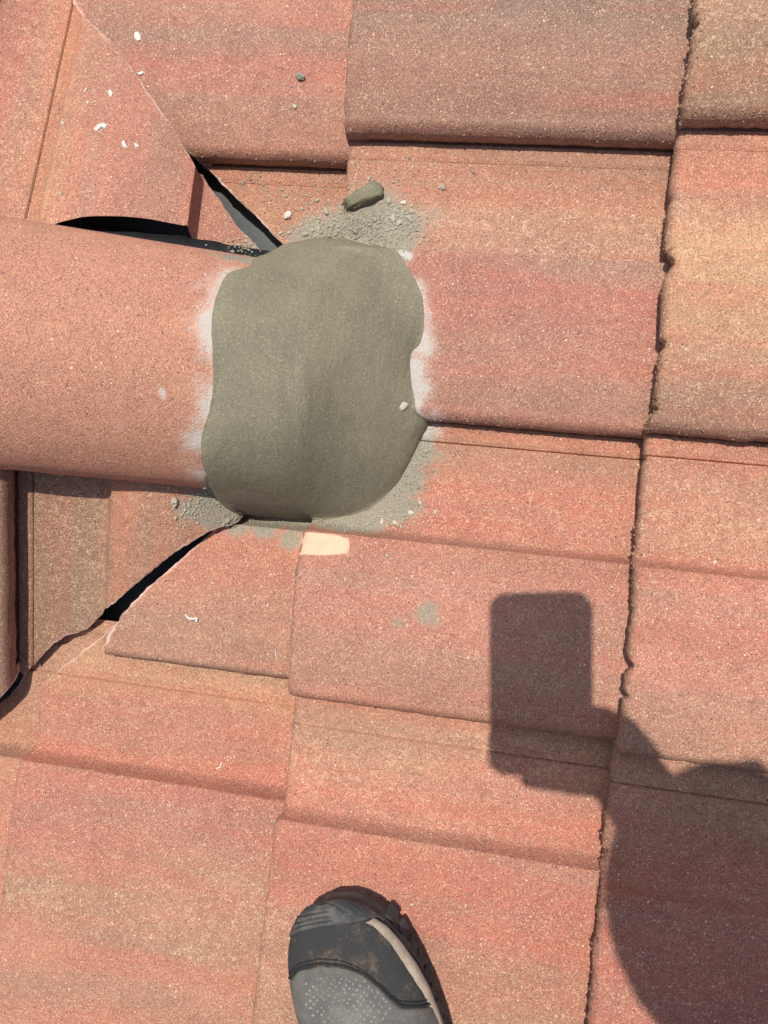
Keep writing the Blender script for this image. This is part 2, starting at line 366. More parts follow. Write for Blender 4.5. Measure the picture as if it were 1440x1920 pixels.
B['l3'] = [(0, (186, 134, 106), .4), (.3, (190, 136, 108), .4), (.45, (188, 124, 98), .3), (1, (196, 126, 102), .3)]
B['m3'] = [(0, (186, 132, 104), .4), (.4, (194, 130, 104), .4), (1, (196, 122, 98), .3)]
ANY = ['m1', 'm2', 'r0', 'r1', 'l2', 'm0', 'g1a']

CUT_U = [(.90, -.84), (.451, -.352), (.4133, -.3173), (.3854, -.2869), (.3444, -.2530), (.3145, -.2250), (.303, -.2120), (.299, -.2040), (.2593, -.1566), (.221, -.1118), (.10, -.02)]
CUT_L = [(.0999, -.02), (.02, -.1035), (-.0275, -.1505), (-.0465, -.1645), (-.065, -.1825), (-.0892, -.2060), (-.1188, -.2310), (-.1348, -.2393), (-.158, -.2480), (-.199, -.312), (-.40, -.53), (-.95, -1.1)]
CUT = CUT_U+CUT_L
E_ = [.795, .555, .3155, .080, -.165, -.560, -.800, -1.04]   # the row under the shoe is laid a little wide
course = [(-.580, .26), (-.320, .254), (-.066, .2695), (.2035, .2685), (.472, .268), (.740, .268)]
voff = [(-.014, 0, -.015, -.010, .008, 0, 0, 0), (-.014, -.014, -.015, -.010, .008, 0, 0, 0), (0,)*8, (.004, .004, .006, .002, -.002, -.008, 0, 0), (0,)*8, (0,)*8]
names = {1: {1: 'l-1', 2: 'l0', 3: 'l1', 4: 'l2', 5: 'l3'}, 2: {1: 'm-1', 2: 'm0', 3: 'm1', 4: 'm2', 5: 'm3'}, 3: {1: 'r-1', 2: 'r0', 3: 'r1', 4: 'r2', 5: 'r2'}, 0: {4: 'c2', 3: 'l1', 5: 'c2'}}
KEY = {}
for ci, (uf, ga) in enumerate(course):
    for k in range(7):
        key = names.get(ci, {}).get(k)
        hi = key is not None or (ci in (0, 1, 2) and k == 5)
        bands = B[key] if key else B[ANY[(ci*3+k*5) % 7]]
        kw = {}
        cl = CUT
        if ci == 1 and k == 4: cl = CUT_U+[(.0999, -.02), (-.10, -.220), (-.1415, -.2603), (-.1622, -.282), (-.1772, -.2978), (-.2013, -.3216), (-.30, -.42), (-.95, -1.1)]
        if ci == 0 and k == 4:
            q = [onplane(*p, -.010) for p in ((185, 1100), (150, 1150), (104, 1178), (76, 1215), (58, 1250), (40, 1285), (0, 1330))]
            cl = CUT_U+[(.0999, -.02)]+[(p[1], p[0]) for p in q]+[(-.40, -.54), (-.95, -1.2)]
        wide = k == 4
        if wide: bands = [(q[0]*.64, q[1], q[2]) for q in bands]+[(1.0, bands[-1][1], .3)]
        t = tile(MAIN, E_[k]+voff[ci][k], E_[k+1]+voff[ci][k+1], uf, ga, bands, ci*11+k*3+1, main_roof, cutlo=cl, hi=hi, rag={3: 1.0, 2: .45, 1: .5, 0: .5}.get(ci, 1.0), strip=(.07 if (ci < 2 and k == 4) else .115), drop=((.0225 if k == 4 else .006) if ci == 0 else 0),
                 gro=(0. if k >= 5 else (.45 if k == 4 else 1.0)), tr=(.2600 if wide else .415), nod={3: (240 if k < 3 else 130, 110), 2: (30, 160 if k < 3 else 40), 1: (25, 90 if k < 2 else 20)}.get(ci) if hi else None)
        if t and key: KEY[key] = t
C1 = [(.0, .02), (-.05, -.05), (-.1202, -.125), (-.1506, -.157), (-.1820, -.1995), (-.1878, -.1885), (-.2074, -.2173), (-.2344, -.2528), (-.2706, -.3009), (-.2982, -.3317), (-.3062, -.344), (-.3066, -.3651), (-.3157, -.3799), (-.3256, -.3962), (-.5, -.58), (-.9, -1.0)]
C2 = [(-.05, .05), (.05, -.07), (.125, -.1345), (.1387, -.1370), (.1552, -.1465), (.1847, -.1733), (.206, -.1981), (.2293, -.2265), (.236, -.2450), (.25, -.2644), (.278, -.2800), (.2971, -.3087), (.306, -.3190), (.3085, -.3150), (.3189, -.3279), (.5, -.50), (.9, -.93)]
def g1_end(v): return np.interp(v, [-.306, -.298, -.2873, -.2691, -.2368, -.2076, -.192, -.187, -.10], [-.094, -.098, -.1055, -.1125, -.1185, -.1215, -.1240, -.1255, -.1255])
for k, (a, b_) in enumerate([(-.1040, -.306), (-.306, -.498), (-.498, -.690)]):
    for ci, uf in enumerate((-.43, -.69)):
        key = ('g1a', 'g1b', 'g1b')[k]
        t = tile(G1, a, b_, uf, .26 if ci else .332, B[key], 71+k*3+ci*13, gable_roof, cutlo=C1, cuthi=(g1_end if k == 0 else -.100) if ci == 0 else None, drop=.021, gro=.15, hi=(k < 2 and ci == 0), rag=.5)
        if t and ci == 0 and k < 2: KEY[key] = t
for k, (a, b_) in enumerate([(.117, -.07), (.309, .117), (.501, .309), (.693, .501)]):
    for ci, uf in enumerate((-.43, -.69)):
        key = ('g2a', 'g2a', 'g2b', 'g2b')[k]
        t = tile(G2, a, b_, uf, .26 if ci else .332, B[key], 91+k*3+ci*13, gable_roof, cutlo=C2, cuthi=-.070 if ci == 0 else None, drop=(.009 if k == 1 else .013), cutoff=(-.003 if k == 1 else 0.), hi=(k in (1, 2) and ci == 0), rag=.8)
        if t and ci == 0 and k in (1, 2): KEY[key if k == 1 else 'g2b'] = t

# ridge caps: half rounds lying along the gable's ridge
def cap(x0, x1, wide, tall, lift, seed, hi=True):
    nx, na = (150, 120) if hi else (30, 40)
    xs = np.linspace(x0, x1, nx); an = np.linspace(-.04, math.pi+.04, na)
    base = -.0235+lift
    Xg, Ag = np.meshgrid(xs, an, indexing='ij')
    tap = 1+.05*(Xg-x0)
    yy = wide*tap*np.cos(Ag); zz = base+tall*tap*np.sign(np.sin(Ag))*np.abs(np.sin(Ag))**.96
    edge = np.exp(-(np.minimum(Ag+.04, math.pi+.04-Ag)/.03))
    yy = yy+edge*(fbm(Xg*80, 1., seed)*.004); zz = zz+edge*fbm(Xg*160, 4., seed+1)*.003+fbm(Xg*12, Ag*3, seed+2)*.0018+fbm(Xg*60, Ag*14, seed+9)*.0006
    rings = [(yy, zz, Xg)]
    # fold the rim under to show thickness
    inn_y = wide*.86*np.cos(Ag); inn_z = base-.001+(tall-.013)*np.sin(Ag)
    def P3(y, z, x): return APEX-x[..., None]*XW+y[..., None]*YW+z[..., None]*ZW
    top = P3(yy, zz, Xg).reshape(-1, 3); und = P3(inn_y, inn_z, Xg).reshape(-1, 3)
    n = len(top); f1 = grid_faces(nx, na); f2 = grid_faces(nx, na, True)+n
    side = []
    for i in range(nx-1):
        for j in (0, na-1): q = (i*na+j, (i+1)*na+j, (i+1)*na+j+n, i*na+j+n); side.append(q if j else q[::-1])
    for j in range(na-1):
        for i in (0, nx-1): q = (i*na+j, i*na+j+1, i*na+j+1+n, i*na+j+n); side.append(q[::-1] if i else q)
    C = np.zeros((2*n, 4)); c = np.array(alb((212, 148, 122)))
    m = 1+fbm(Xg*9, Ag*2.2, seed+3)*.22+fbm(Xg*40, Ag*9, seed+4)*.12
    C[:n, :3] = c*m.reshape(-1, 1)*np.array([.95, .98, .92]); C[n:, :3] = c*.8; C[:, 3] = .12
    C[:n, 1] *= (1+fbm(Xg*7, Ag*2, seed+5)*.14).reshape(-1)
    D = np.zeros((2*n, 4)); D[:, 3] = 1
    T = dict(pts=np.concatenate([top, und]), faces=np.concatenate([f1, f2, np.array(side)]), tint=C, dust=D, root=gable_roof, label=None, name='ridge_cap', mat=M_CAP)
    TILES.append(T); return T
KEY['cap'] = cap(.085, .435, .0965, .078, 0., 301)
cap(.40, .75, .0985, .073, .010, 307, False)

def membrane():
    g = NG('black_ridge_strip'); dust = g.sep(g.attr('dust').outputs['Color']); f = g.noise(900., 3, .6); m_ = g.noise(220., 3, .6)
    col = g.mix(g.ramp(f, .4, .8), (.009, .009, .010), (.022, .022, .023))
    gd = g.ramp(g.math('SUBTRACT', g.math('MULTIPLY', dust[1], 1.2), g.math('MULTIPLY_ADD', f, .6, g.math('MULTIPLY', m_, .5))), -.15, .15)
    col = g.mix(g.math('MULTIPLY', gd, .9), col, g.mix(f, tuple(alb((120, 115, 98))), tuple(alb((180, 172, 152)))))
    return g.done(col, .7, g.bump(f, .6, .0012), .3)
rows = []
for v in np.linspace(-.06, -.300, 200):
    rows.append([gp(G1, u, v, h+fbm(v*60, u*40, 5)*.003) for u, h in ((-.045, .012), (-.085, .004), (-.098, .0045), (-.106, .0050), (-.114, .0052), (-.1235+fbm(v*40, 1, 6)*.004, .0050), (-.124, -.002))])
P = np.array(rows)
TILES.append(dict(pts=P.reshape(-1, 3), faces=grid_faces(P.shape[0], P.shape[1]), tint=np.zeros((P.shape[0]*P.shape[1], 4)), dust=np.tile([0, 0, 0, 1.], (P.shape[0]*P.shape[1], 1)), root=gable_roof, label=None, name='ridge_flashing', mat=membrane()))
# surfaces for laying things on
def bvh_of(ts):
    vs = []; fs = []; n = 0
    for T in ts: vs += T['pts'].tolist(); fs += [[i_+n for i_ in f_] for f_ in (T['faces'] if isinstance(T['faces'], list) else T['faces'].tolist())]; n += len(T['pts'])
    return BVHTree.FromPolygons(vs, fs)
BVH = bvh_of(TILES)
def hit(x, y):
    h = BVH.ray_cast(Vector(CAM.tolist()), Vector(ray(x, y).tolist()))
    return (np.array(h[0]), np.array(h[1])) if h[0] is not None else (onplane(x, y), np.array([0, 0, 1.]))
def drop_z(u, v):
    h = BVH.ray_cast(Vector((u, v, .5)), Vector((0, 0, -1)))
    return max(h[0].z, -.02) if h[0] is not None else -.02

out_px = [(430, 512), (470, 500), (520, 485), (560, 470), (590, 460), (625, 453), (670, 455), (720, 464), (748, 475), (765, 500), (780, 525), (793, 555), (796, 590), (795, 620), (788, 645), (773, 656), (770, 690), (772, 715), (778, 745), (781, 775), (797, 785), (806, 792), (795, 815), (780, 845), (765, 875), (745, 905), (720, 932), (690, 955), (650, 968), (610, 974), (560, 973), (500, 970), (455, 965), (420, 950), (404, 930), (399, 905), (386, 885), (379, 850), (377, 830), (385, 800), (392, 775), (398, 745), (403, 700), (401, 670), (398, 650), (396, 610), (401, 575), (409, 550), (418, 525)]
# cement dust lying on the tiles (stains with their own shape)
spots = [  # photo x, y, radius px, strength, channel (0 white wash, 1 grey dust)
 (640, 430, 60, .75, 1), (590, 430, 40, .7, 1), (560, 450, 40, .6, 1), (700, 415, 75, .85, 1), (760, 425, 50, .7, 1), (690, 450, 70, 1., 1), (740, 455, 45, .9, 1), (810, 405, 40, .45, 1), (600, 350, 60, .32, 1), (500, 345, 45, .30, 1),
 (790, 850, 30, .8, 1), (765, 900, 34, .95, 1), (735, 945, 36, 1., 1), (690, 972, 36, 1., 1), (640, 985, 30, 1., 1), (570, 990, 34, 1., 1), (500, 985, 34, 1., 1), (440, 978, 30, 1., 1), (830, 855, 20, .5, 1), (815, 890, 22, .45, 1), (545, 1012, 24, .8, 1), (770, 950, 34, .62, 1), (805, 815, 18, .8, 1),
 (385, 945, 30, .9, 1), (360, 960, 34, .62, 1), (395, 975, 24, .85, 1), (340, 940, 16, .5, 1), (468, 462, 30, .5, 1), (430, 470, 28, .35, 1), (400, 476, 22, .5, 1), (430, 482, 22, .75, 1), (460, 486, 22, .95, 1), (490, 488, 24, 1.1, 1), (520, 484, 20, 1.1, 1),
 (345, 850, 26, .35, 0), (360, 790, 30, .35, 0), (765, 480, 8, 1.1, 0), (756, 474, 7, 1.2, 0),
 (802, 1150, 30, .62, 1), (815, 1165, 20, .5, 1), (745, 1168, 24, .48, 1), (303, 734, 6, 1.1, 0), (307, 744, 5, .9, 0), (225, 800, 10, .42, 0), (217, 785, 8, .35, 0), (185, 815, 9, .38, 0), (90, 605, 10, .33, 0), (300, 880, 6, .4, 0), (1312, 425, 8, .45, 0)]
SPOTS_READY = True
SP = [(hit(x, y)[0], r*.00045, s, c) for x, y, r, s, c in spots]
for T in TILES:
    p = T['pts']
    for c, r, s, ch in SP:
        d2 = ((p-c)**2).sum(1)
        if d2.min() < (4*r)**2:
            T['dust'][:, ch] = np.maximum(T['dust'][:, ch], s*np.exp(-d2/(2*(r*.8)**2)))
RIM = []                        # white wash and grey dust along the rim: (point, white, white width, grey, grey width)
for i, (x, y) in enumerate(out_px):
    lf = x < 432 and y < 900; rt = x > 755 and 500 < y < 795; bt = y > 800 and x > 395; tp = y < 480 and x > 520
    wv = (.62+.34*math.sin(i*1.7)**2) if lf else ((1.05 if y > 640 else .65) if rt else 0)
    RIM.append((hit(x, y)[0], wv, (.0165 if lf else (.0150 if y > 640 else .008)), (1.0 if bt else (.9 if tp else 0)), .011 if bt else .013))
RP = np.array([r[0] for r in RIM]); RV = np.array([r[1:] for r in RIM])
nR = 12; RP = np.concatenate([RP+(np.roll(RP, -1, 0)-RP)*k/nR for k in range(nR)]); RV = np.concatenate([RV+(np.roll(RV, -1, 0)-RV)*k/nR for k in range(nR)])
for T in TILES:
    p = T['pts']; sel = np.where(np.linalg.norm(p-RP.mean(0), axis=1) < .22)[0]
    for c0 in range(0, len(sel), 2000):
        ss_ = sel[c0:c0+2000]; d = np.sqrt(((p[ss_, None, :]-RP[None])**2).sum(-1))
        nz = 1+fbm(p[ss_, 0]*70, p[ss_, 1]*70+p[ss_, 2]*50, 444)*1.7
        w_ = (RV[None, :, 0]*np.exp(-(d/RV[None, :, 1])**1.15)).max(1)*nz; g_ = (RV[None, :, 2]*np.exp(-(d/RV[None, :, 3])**2)).max(1)*nz
        T['dust'][ss_, 0] = np.maximum(T['dust'][ss_, 0], w_); T['dust'][ss_, 1] = np.maximum(T['dust'][ss_, 1], g_)
OBJ = {}
for T in TILES:
    o = make(T['name'], T['pts'], T['faces'], T['mat'], T['root'], True, dict(tint=T['tint'], dust=T['dust']))
    for k, v in KEY.items():
        if v is T: OBJ[k] = o

# under the tiles: boarded deck, valley metal, black ridge strip
def slab(name, quad, nrm, th, mat, parent):
    q = [np.array(p, float) for p in quad]; b = [p-np.array(nrm)*th for p in q]; n = len(q)
    f = [tuple(range(n)), tuple(range(2*n-1, n-1, -1))]+[(i, i+n, (i+1) % n+n, (i+1) % n) for i in range(n)]
    return make(name, q+b, f, mat, parent, False)
vd_main = lambda s: np.array([APEX[0]-s/cs, APEX[1], 0])
slab('roof_deck', [(-.02, .1, -.085), (-1.05, 1.1, -.085), (1.1, 1.1, -.085), (1.1, -1.1, -.085), (-1.1, -1.1, -.085), (-1.05, -.95, -.085)], (0, 0, 1), .018, M_DECK, main_roof)
slab('roof_deck', [gp(G1, 0, 0, -.085), gp(G1, -.02, -.9, -.085), gp(G1, -.95, -.9, -.085)], G1[3], .018, M_DECK, gable_roof)
slab('roof_deck', [gp(G2, 0, 0, -.085), gp(G2, -.95, .9, -.085), gp(G2, -.02, .9, -.085)], G2[3], .018, M_DECK, gable_roof)
def valley(fr, sgn, depth=-.045):
    nm = np.array([0, 0, 1.]); d = np.cross(nm, fr[3]); d /= np.linalg.norm(d)
    if d[0] > 0: d = -d
    # a point on both lowered planes
    A = np.array([nm, fr[3], d]); c0 = np.linalg.solve(A, np.array([depth, fr[3]@APEX+depth, d@APEX]))
    pm = np.cross(nm, d); pm *= np.sign(pm[0]); pg = np.cross(fr[3], d); pg *= np.sign(-pg[0])
    rows = []
    prof = [(pm, .115, .012), (pm, .110, .0), (pm, .055, 0.), (pm, .012, .0), (pm, .004, .008), (pg, .004, .008), (pg, .012, .0), (pg, .055, 0.), (pg, .110, 0.), (pg, .115, .012)]
    for s in np.linspace(.10, 1.2, 30):
        rows.append([c0+d*s+p*w+(nm+fr[3])*.5*h for p, w, h in prof])
    P = np.array(rows); return make('valley_flashing', P.reshape(-1, 3), grid_faces(P.shape[0], P.shape[1], sgn < 0), M_VALLEY, main_roof)
valley(G1, 1); valley(G2, -1)
rows = []
for v in np.linspace(.05, .75, 100):
    rows.append([gp(G2, u, v, h) for u, h in ((-.03, .006), (-.060, -.004), (-.085, -.004))])
P = np.array(rows); make('ridge_flashing', P.reshape(-1, 3), grid_faces(P.shape[0], P.shape[1]), M_BLACK, gable_roof)

# ------------------------------------------------------------------ mortar patch
ring = np.array([hit(x, y)[0] for x, y in out_px])
def resample(P, n):
    Q = np.vstack([P, P[:1]]); L = np.concatenate([[0], np.cumsum(np.linalg.norm(np.diff(Q[:, :2], axis=0), axis=1))])
    s = np.linspace(0, L[-1], n, endpoint=False)
    out = np.stack([np.interp(s, L, Q[:, i]) for i in range(3)], 1)
    for _ in range(2): out = .5*out+.25*(np.roll(out, 1, 0)+np.roll(out, -1, 0))
    return out
NM = 300
ring[:, 2] = np.maximum(ring[:, 2], -.012)
ring = resample(ring, NM)
zb = ring[:, 2].copy()
for _ in range(6): zb = .5*zb+.25*(np.roll(zb, 1)+np.roll(zb, -1))
cen = np.array([ring[:, 0].mean()+.005, ring[:, 1].mean(), 0])
def cap_z(u, v):
    """height of the cap's outside over the main slope, by stepping along the slope's normal"""
    best = np.full(np.shape(u), -1.0)
    for a in np.linspace(.02, math.pi-.02, 121):
        y = .0965*math.cos(a); zc = -.0235+.078*math.sin(a)**.96
        # point = APEX - x XW + y YW + zc ZW ; solve x for local u
        x = (APEX[0]+zc*sn-u)/cs
        zz = x*sn+zc*cs
        dv = np.abs(APEX[1]+y-v)
        best = np.where((dv < .003) & (x > .08), np.maximum(best, zz), best)
    return best
NRG = 90
rr = np.concatenate([np.linspace(0.0, .9, 60), np.linspace(.905, 1.0, NRG-60)])
ang = np.linspace(0, 2*math.pi, NM, endpoint=False)
UV = np.array([cen[:2]+(ring[:, :2]-cen[:2])*r+np.stack([fbm(ang*9, 1., 3, 5), fbm(ang*9, 5., 4, 5)], 1)*.0022*max(0, (r-.9)*10) for r in rr])
BASE = np.array([[drop_z(a, b) for a, b in row] for row in UV])
TH = np.array([.0026*math.sqrt(max(0, 1-((max(r, .955)-.955)/.045)**2)) for r in rr])[:, None]+np.array([fbm(ang*30, r*9, 90)*.0008 for r in rr])
RR = rr[:, None]
gs = .0025
gu = np.arange(ring[:, 0].min()-.01, ring[:, 0].max()+.01, gs); gv = np.arange(ring[:, 1].min()-.01, ring[:, 1].max()+.01, gs)
GU, GV = np.meshgrid(gu, gv, indexing='ij')
inside = np.zeros(GU.shape, bool); x1, y1 = ring[:, 0], ring[:, 1]; x2, y2 = np.roll(x1, -1), np.roll(y1, -1)
for i in range(len(x1)):
    c_ = ((y1[i] > GV) != (y2[i] > GV)); inside ^= c_ & (GU < (x2[i]-x1[i])*(GV-y1[i])/(y2[i]-y1[i]+1e-12)+x1[i])
zs_ = zb.copy()
for it in range(60): zs_ = .5*zs_+.25*(np.roll(zs_, 3)+np.roll(zs_, -3))
zs_ = np.maximum(zs_, zb)
for it in range(8): zs_ = .5*zs_+.25*(np.roll(zs_, 2)+np.roll(zs_, -2))
dd = np.sqrt((GU[..., None]-x1)**2+(GV[..., None]-y1)**2); near = dd.min(-1); bz = zs_[dd.argmin(-1)]
CZ = cap_z(GU, GV)
H = np.where(inside, np.maximum(bz, .05), bz); src = .0000125*np.minimum(1, near/.03)
for it in range(1500):
    q = .25*(np.roll(H, 1, 0)+np.roll(H, -1, 0)+np.roll(H, 1, 1)+np.roll(H, -1, 1))
    q = q+src
    q = np.maximum(q, CZ+.006*np.minimum(1, near/.015))
    H = np.where(inside, q, bz)
for it in range(25):
    q = .25*(np.roll(H, 1, 0)+np.roll(H, -1, 0)+np.roll(H, 1, 1)+np.roll(H, -1, 1)); m_ = inside & (near > .004); H = np.where(m_, .5*H+.5*q, H)
H = H+(fbm(GU*17, GV*9, 77)*.013+fbm(GU*42, GV*8, 78)*.0048+fbm(GU*90+GV*12, GV*14, 79)*.0012)*np.minimum(1, near/.03)
fu = np.clip((UV[..., 0]-gu[0])/gs, 0, len(gu)-1.001); fv = np.clip((UV[..., 1]-gv[0])/gs, 0, len(gv)-1.001)
iu, iv = fu.astype(int), fv.astype(int); fu -= iu; fv -= iv
Z = (H[iu, iv]*(1-fu)+H[iu+1, iv]*fu)*(1-fv)+(H[iu, iv+1]*(1-fu)+H[iu+1, iv+1]*fu)*fv
Z = np.maximum(Z, BASE+.0015)+.0
hang = sstep(.003, .012, zs_-BASE[-1])
for it in range(40): hang = .5*hang+.25*(np.roll(hang, 2)+np.roll(hang, -2))
hang = hang[None]      # where the mass stands clear of the tile it slopes down to it
r0_ = .93-.07*hang; x_ = np.clip((RR-r0_)/(1-r0_), 0, 1); wt = 1-np.sqrt(np.clip(1-x_**2.4, 0, 1)); lo = BASE+TH*.6
Z = np.where(wt > 0, np.maximum(Z*(1-wt)+lo*wt, BASE+.0015), Z)
Z[-1] = BASE[-1]-.002
P = np.concatenate([UV, Z[..., None]], -1)
P[0] = P[0].mean(0)
vs = np.vstack([[P[0, 0]], P[1:].reshape(-1, 3)])
fs = [(0, 1+(j+1) % NM, 1+j) for j in range(NM)]
for i in range(len(rr)-2):
    for j in range(NM):
        a = 1+i*NM+j; b_ = 1+i*NM+(j+1) % NM; fs.append((a, b_, b_+NM, a+NM))
mp = make('mortar_patch', vs, fs, M_MORTAR)
# make sure the faces look outwards
bm = bmesh.new(); bm.from_mesh(mp.data); bmesh.ops.recalc_face_normals(bm, faces=bm.faces)
if sum(f.normal.z for f in bm.faces) < 0: bmesh.ops.reverse_faces(bm, faces=bm.faces)
bm.to_mesh(mp.data); bm.free()
tag(mp, 'smooth grey-green mound of fresh mortar sealing the ridge cap end', 'mortar')
MB = BVHTree.FromPolygons([v.co[:] for v in mp.data.vertices], [p.vertices[:] for p in mp.data.polygons])
def hit2(x, y):
    o = Vector(CAM.tolist()); d = Vector(ray(x, y).tolist()); a = BVH.ray_cast(o, d); b = MB.ray_cast(o, d)
    h = a if (b[0] is None or (a[0] is not None and a[3] < b[3])) else b
    return (np.array(h[0]), np.array(h[1])) if h[0] is not None else (onplane(x, y), np.array([0, 0, 1.]))

# ------------------------------------------------------------------ crumbs, lump, flecks, paint
def basis(n):
    n = n/np.linalg.norm(n); a = np.array([1., 0, 0]) if abs(n[0]) < .8 else np.array([0, 1., 0]); x = a-n*(a@n); x /= np.linalg.norm(x); return x, np.cross(n, x), n
def rock(V, size, asp, rot, p, n, seed, rough=.35):
    q = V.copy(); nz = fbm(q[:, 0]*1.7+seed, q[:, 1]*1.7+q[:, 2]*2.3, seed, 3)
    q = q*(1+rough*3.0*nz)[:, None]; q = np.sign(q)*np.abs(q)**.9; q = np.round(q*2.6+nz[:, None])/2.6*.35+q*.65; q = q*np.array(asp)*size
    c, s = math.cos(rot), math.sin(rot); x, y, z = basis(n)
    X = c*x+s*y; Y = -s*x+c*y
    return p+q[:, :1]*X+q[:, 1:2]*Y+(q[:, 2:3]+asp[2]*size*.62)*z
crumb_px = [(540, 404, 12, 1), (612, 398, 8, 0), (573, 440, 7, 0), (542, 437, 5, 0), (527, 438, 5, 0), (666, 435, 7, 0), (681, 434, 4, 0), (687, 435, 4, 0), (737, 409, 9, 0), (749, 418, 7, 0), (757, 380, 6, 1), (755, 399, 5, 0), (768, 410, 5, 0), (729, 377, 7, 0), (772, 386, 4, 0), (830, 352, 6, 0), (824, 352, 4, 0), (701, 410, 4, 0), (622, 424, 5, 0), (598, 427, 4, 0), (577, 429, 3, 0), (553, 200, 5, 1), (564, 145, 9, 0), (756, 761, 9, 1), (328, 940, 10, 0), (388, 914, 8, 0), (395, 918, 6, 0), (455, 343, 6, 0), (118, 231, 5, 1), (114, 364, 4, 0), (816, 960, 5, 1), (770, 961, 6, 1), (741, 980, 6, 1), (716, 979, 6, 1), (690, 982, 5, 0), (787, 942, 4, 1), (768, 984, 4, 0), (427, 975, 7, 0), (660, 985, 4, 0), (610, 987, 4, 0), (1340, 1055, 4, 1), (772, 1696, 4, 1), (726, 1042, 4, 0), (420, 983, 5, 0), (372, 925, 5, 0), (630, 440, 5, 0), (648, 424, 4, 0)]
WORDS = [('white', 'pale'), ('grey', 'dull')]
def place_words(x, y):
    if y < 260 and x < 200: return 'on the upper left gable tile'
    if y < 260: return 'on the topmost left tile'
    if x < 460 and y > 880: return 'under the ridge cap'
    if y > 1500: return 'beside the shoe'
    if y > 1000: return 'on lower tiles'
    if y > 900: return 'below the patch'
    if y > 600: return 'stuck on the smooth patch'
    if x < 500: return 'beside the upper valley slit'
    if x < 645: return 'above the patch, left of joint'
    return 'above the patch, right of joint'
used = {}
crumbs_sorted = sorted(range(len(crumb_px)), key=lambda i: crumb_px[i][0])
ranks = {}
for i in crumbs_sorted: ranks.setdefault((place_words(*crumb_px[i][:2])), []).append(i)
ORD = ['leftmost', 'second', 'third', 'fourth', 'fifth', 'sixth', 'seventh', 'eighth', 'ninth', 'tenth', 'eleventh', 'twelfth', 'thirteenth', 'fourteenth', 'fifteenth', 'sixteenth']
for i, (x, y, rp, wh) in enumerate(crumb_px):
    p, n = hit2(x, y)
    n = n*.6+np.array([0, 0, .4])
    V, Fc = (IV2, IF2) if rp >= 5 else (IV1, IF1)
    P3 = rock(V, rp*.00045*.82, (1.15, .62+.35*random.random(), (.38 if wh else .5)+.25*random.random()), random.random()*6, p, n, i+200, .42)
    o = make('mortar_crumb', P3, Fc, M_CRUMB if not wh else M_CHIP, None, False)
    w = place_words(x, y); g = ranks[w]; k = g.index(i)
    size = 'pebble sized' if rp >= 8 else ('small' if rp >= 5 else 'tiny')
    colr = 'whitish' if wh else 'grey'
    pos = '' if len(g) == 1 else (', leftmost there' if k == 0 else (', rightmost there' if k == len(g)-1 else ', '+ORD[k]+' from left there'))
    tag(o, f'{size} {colr} mortar crumb {w}{pos}', 'crumb', 'loose mortar crumbs')
# the fine litter of crumbs nobody could count
vs = []; fs = []; nv = 0
beds = [(620, 435, 60, 26, 260), (700, 420, 70, 34, 520), (760, 425, 45, 30, 170), (570, 440, 40, 24, 150), (560, 360, 90, 40, 110), (640, 350, 120, 40, 90), (740, 970, 60, 18, 130), (620, 985, 70, 10, 110), (500, 982, 60, 10, 110), (430, 975, 26, 12, 60), (375, 945, 30, 22, 150), (790, 880, 22, 50, 110), (455, 465, 40, 12, 80), (480, 488, 36, 8, 70), (770, 930, 30, 30, 70), (800, 330, 80, 40, 40), (480, 340, 40, 24, 40), (350, 965, 30, 20, 60), (520, 462, 14, 12, 40)]
for bx, by, sx, sy, n in beds:
    for _ in range(n):
        x = bx+random.gauss(0, 1)*sx*.6; y = by+random.gauss(0, 1)*sy*.6
        a = BVH.ray_cast(Vector(CAM.tolist()), Vector(ray(x, y).tolist())); b = MB.ray_cast(Vector(CAM.tolist()), Vector(ray(x, y).tolist()))
        if a[0] is None or (b[0] is not None and b[3] < a[3]): continue
        s = abs(random.gauss(0, 1))*.00055+.00035
        q = rock(IV1, s, (1, .8, .65), random.random()*6, np.array(a[0]), np.array(a[1]), random.randrange(9999), .3)
        vs.append(q); fs.append(IF1+nv); nv += len(q)
o = make('mortar_grit', np.vstack(vs), np.vstack(fs), M_CRUMB, None, False)
tag(o, 'fine grey mortar grit sprinkled over tiles around the patch', 'grit', kind='stuff')

# long squeezed lump
p, n = hit2(682, 371); p2, _ = hit2(716, 352); ax = p2-p; rot_v = ax/np.linalg.norm(ax)
q = IV3.copy(); q = np.sign(q)*np.abs(q)**.72
q = q*(1+.55*fbm(q[:, 0]*2.6+4, q[:, 1]*2+q[:, 2]*2.6, 61, 5))[:, None]; q = q*(1-.16*sstep(.0, .35, fbm(q[:, 0]*5+1, q[:, 1]*6+q[:, 2]*4, 99, 3)*2))[:, None]
q[:, 1] -= .25*sstep(-.2, .6, -q[:, 1])*(fbm(q[:, 0]*7, q[:, 2]*4, 12)*2)
x_, y_, z_ = rot_v, np.cross(n, rot_v), n
Lp = p+(q[:, :1]*.0185)*x_+(q[:, 1:2]*.0072*(1.0+.18*q[:, :1]))*y_+(np.maximum(q[:, 2:3], -.5)*.0066+.0030)*z_
lump = make('mortar_lump', Lp, IF3, M_LUMP); tag(lump, 'long thumb-shaped lump of mortar above the patch', 'mortar lump')

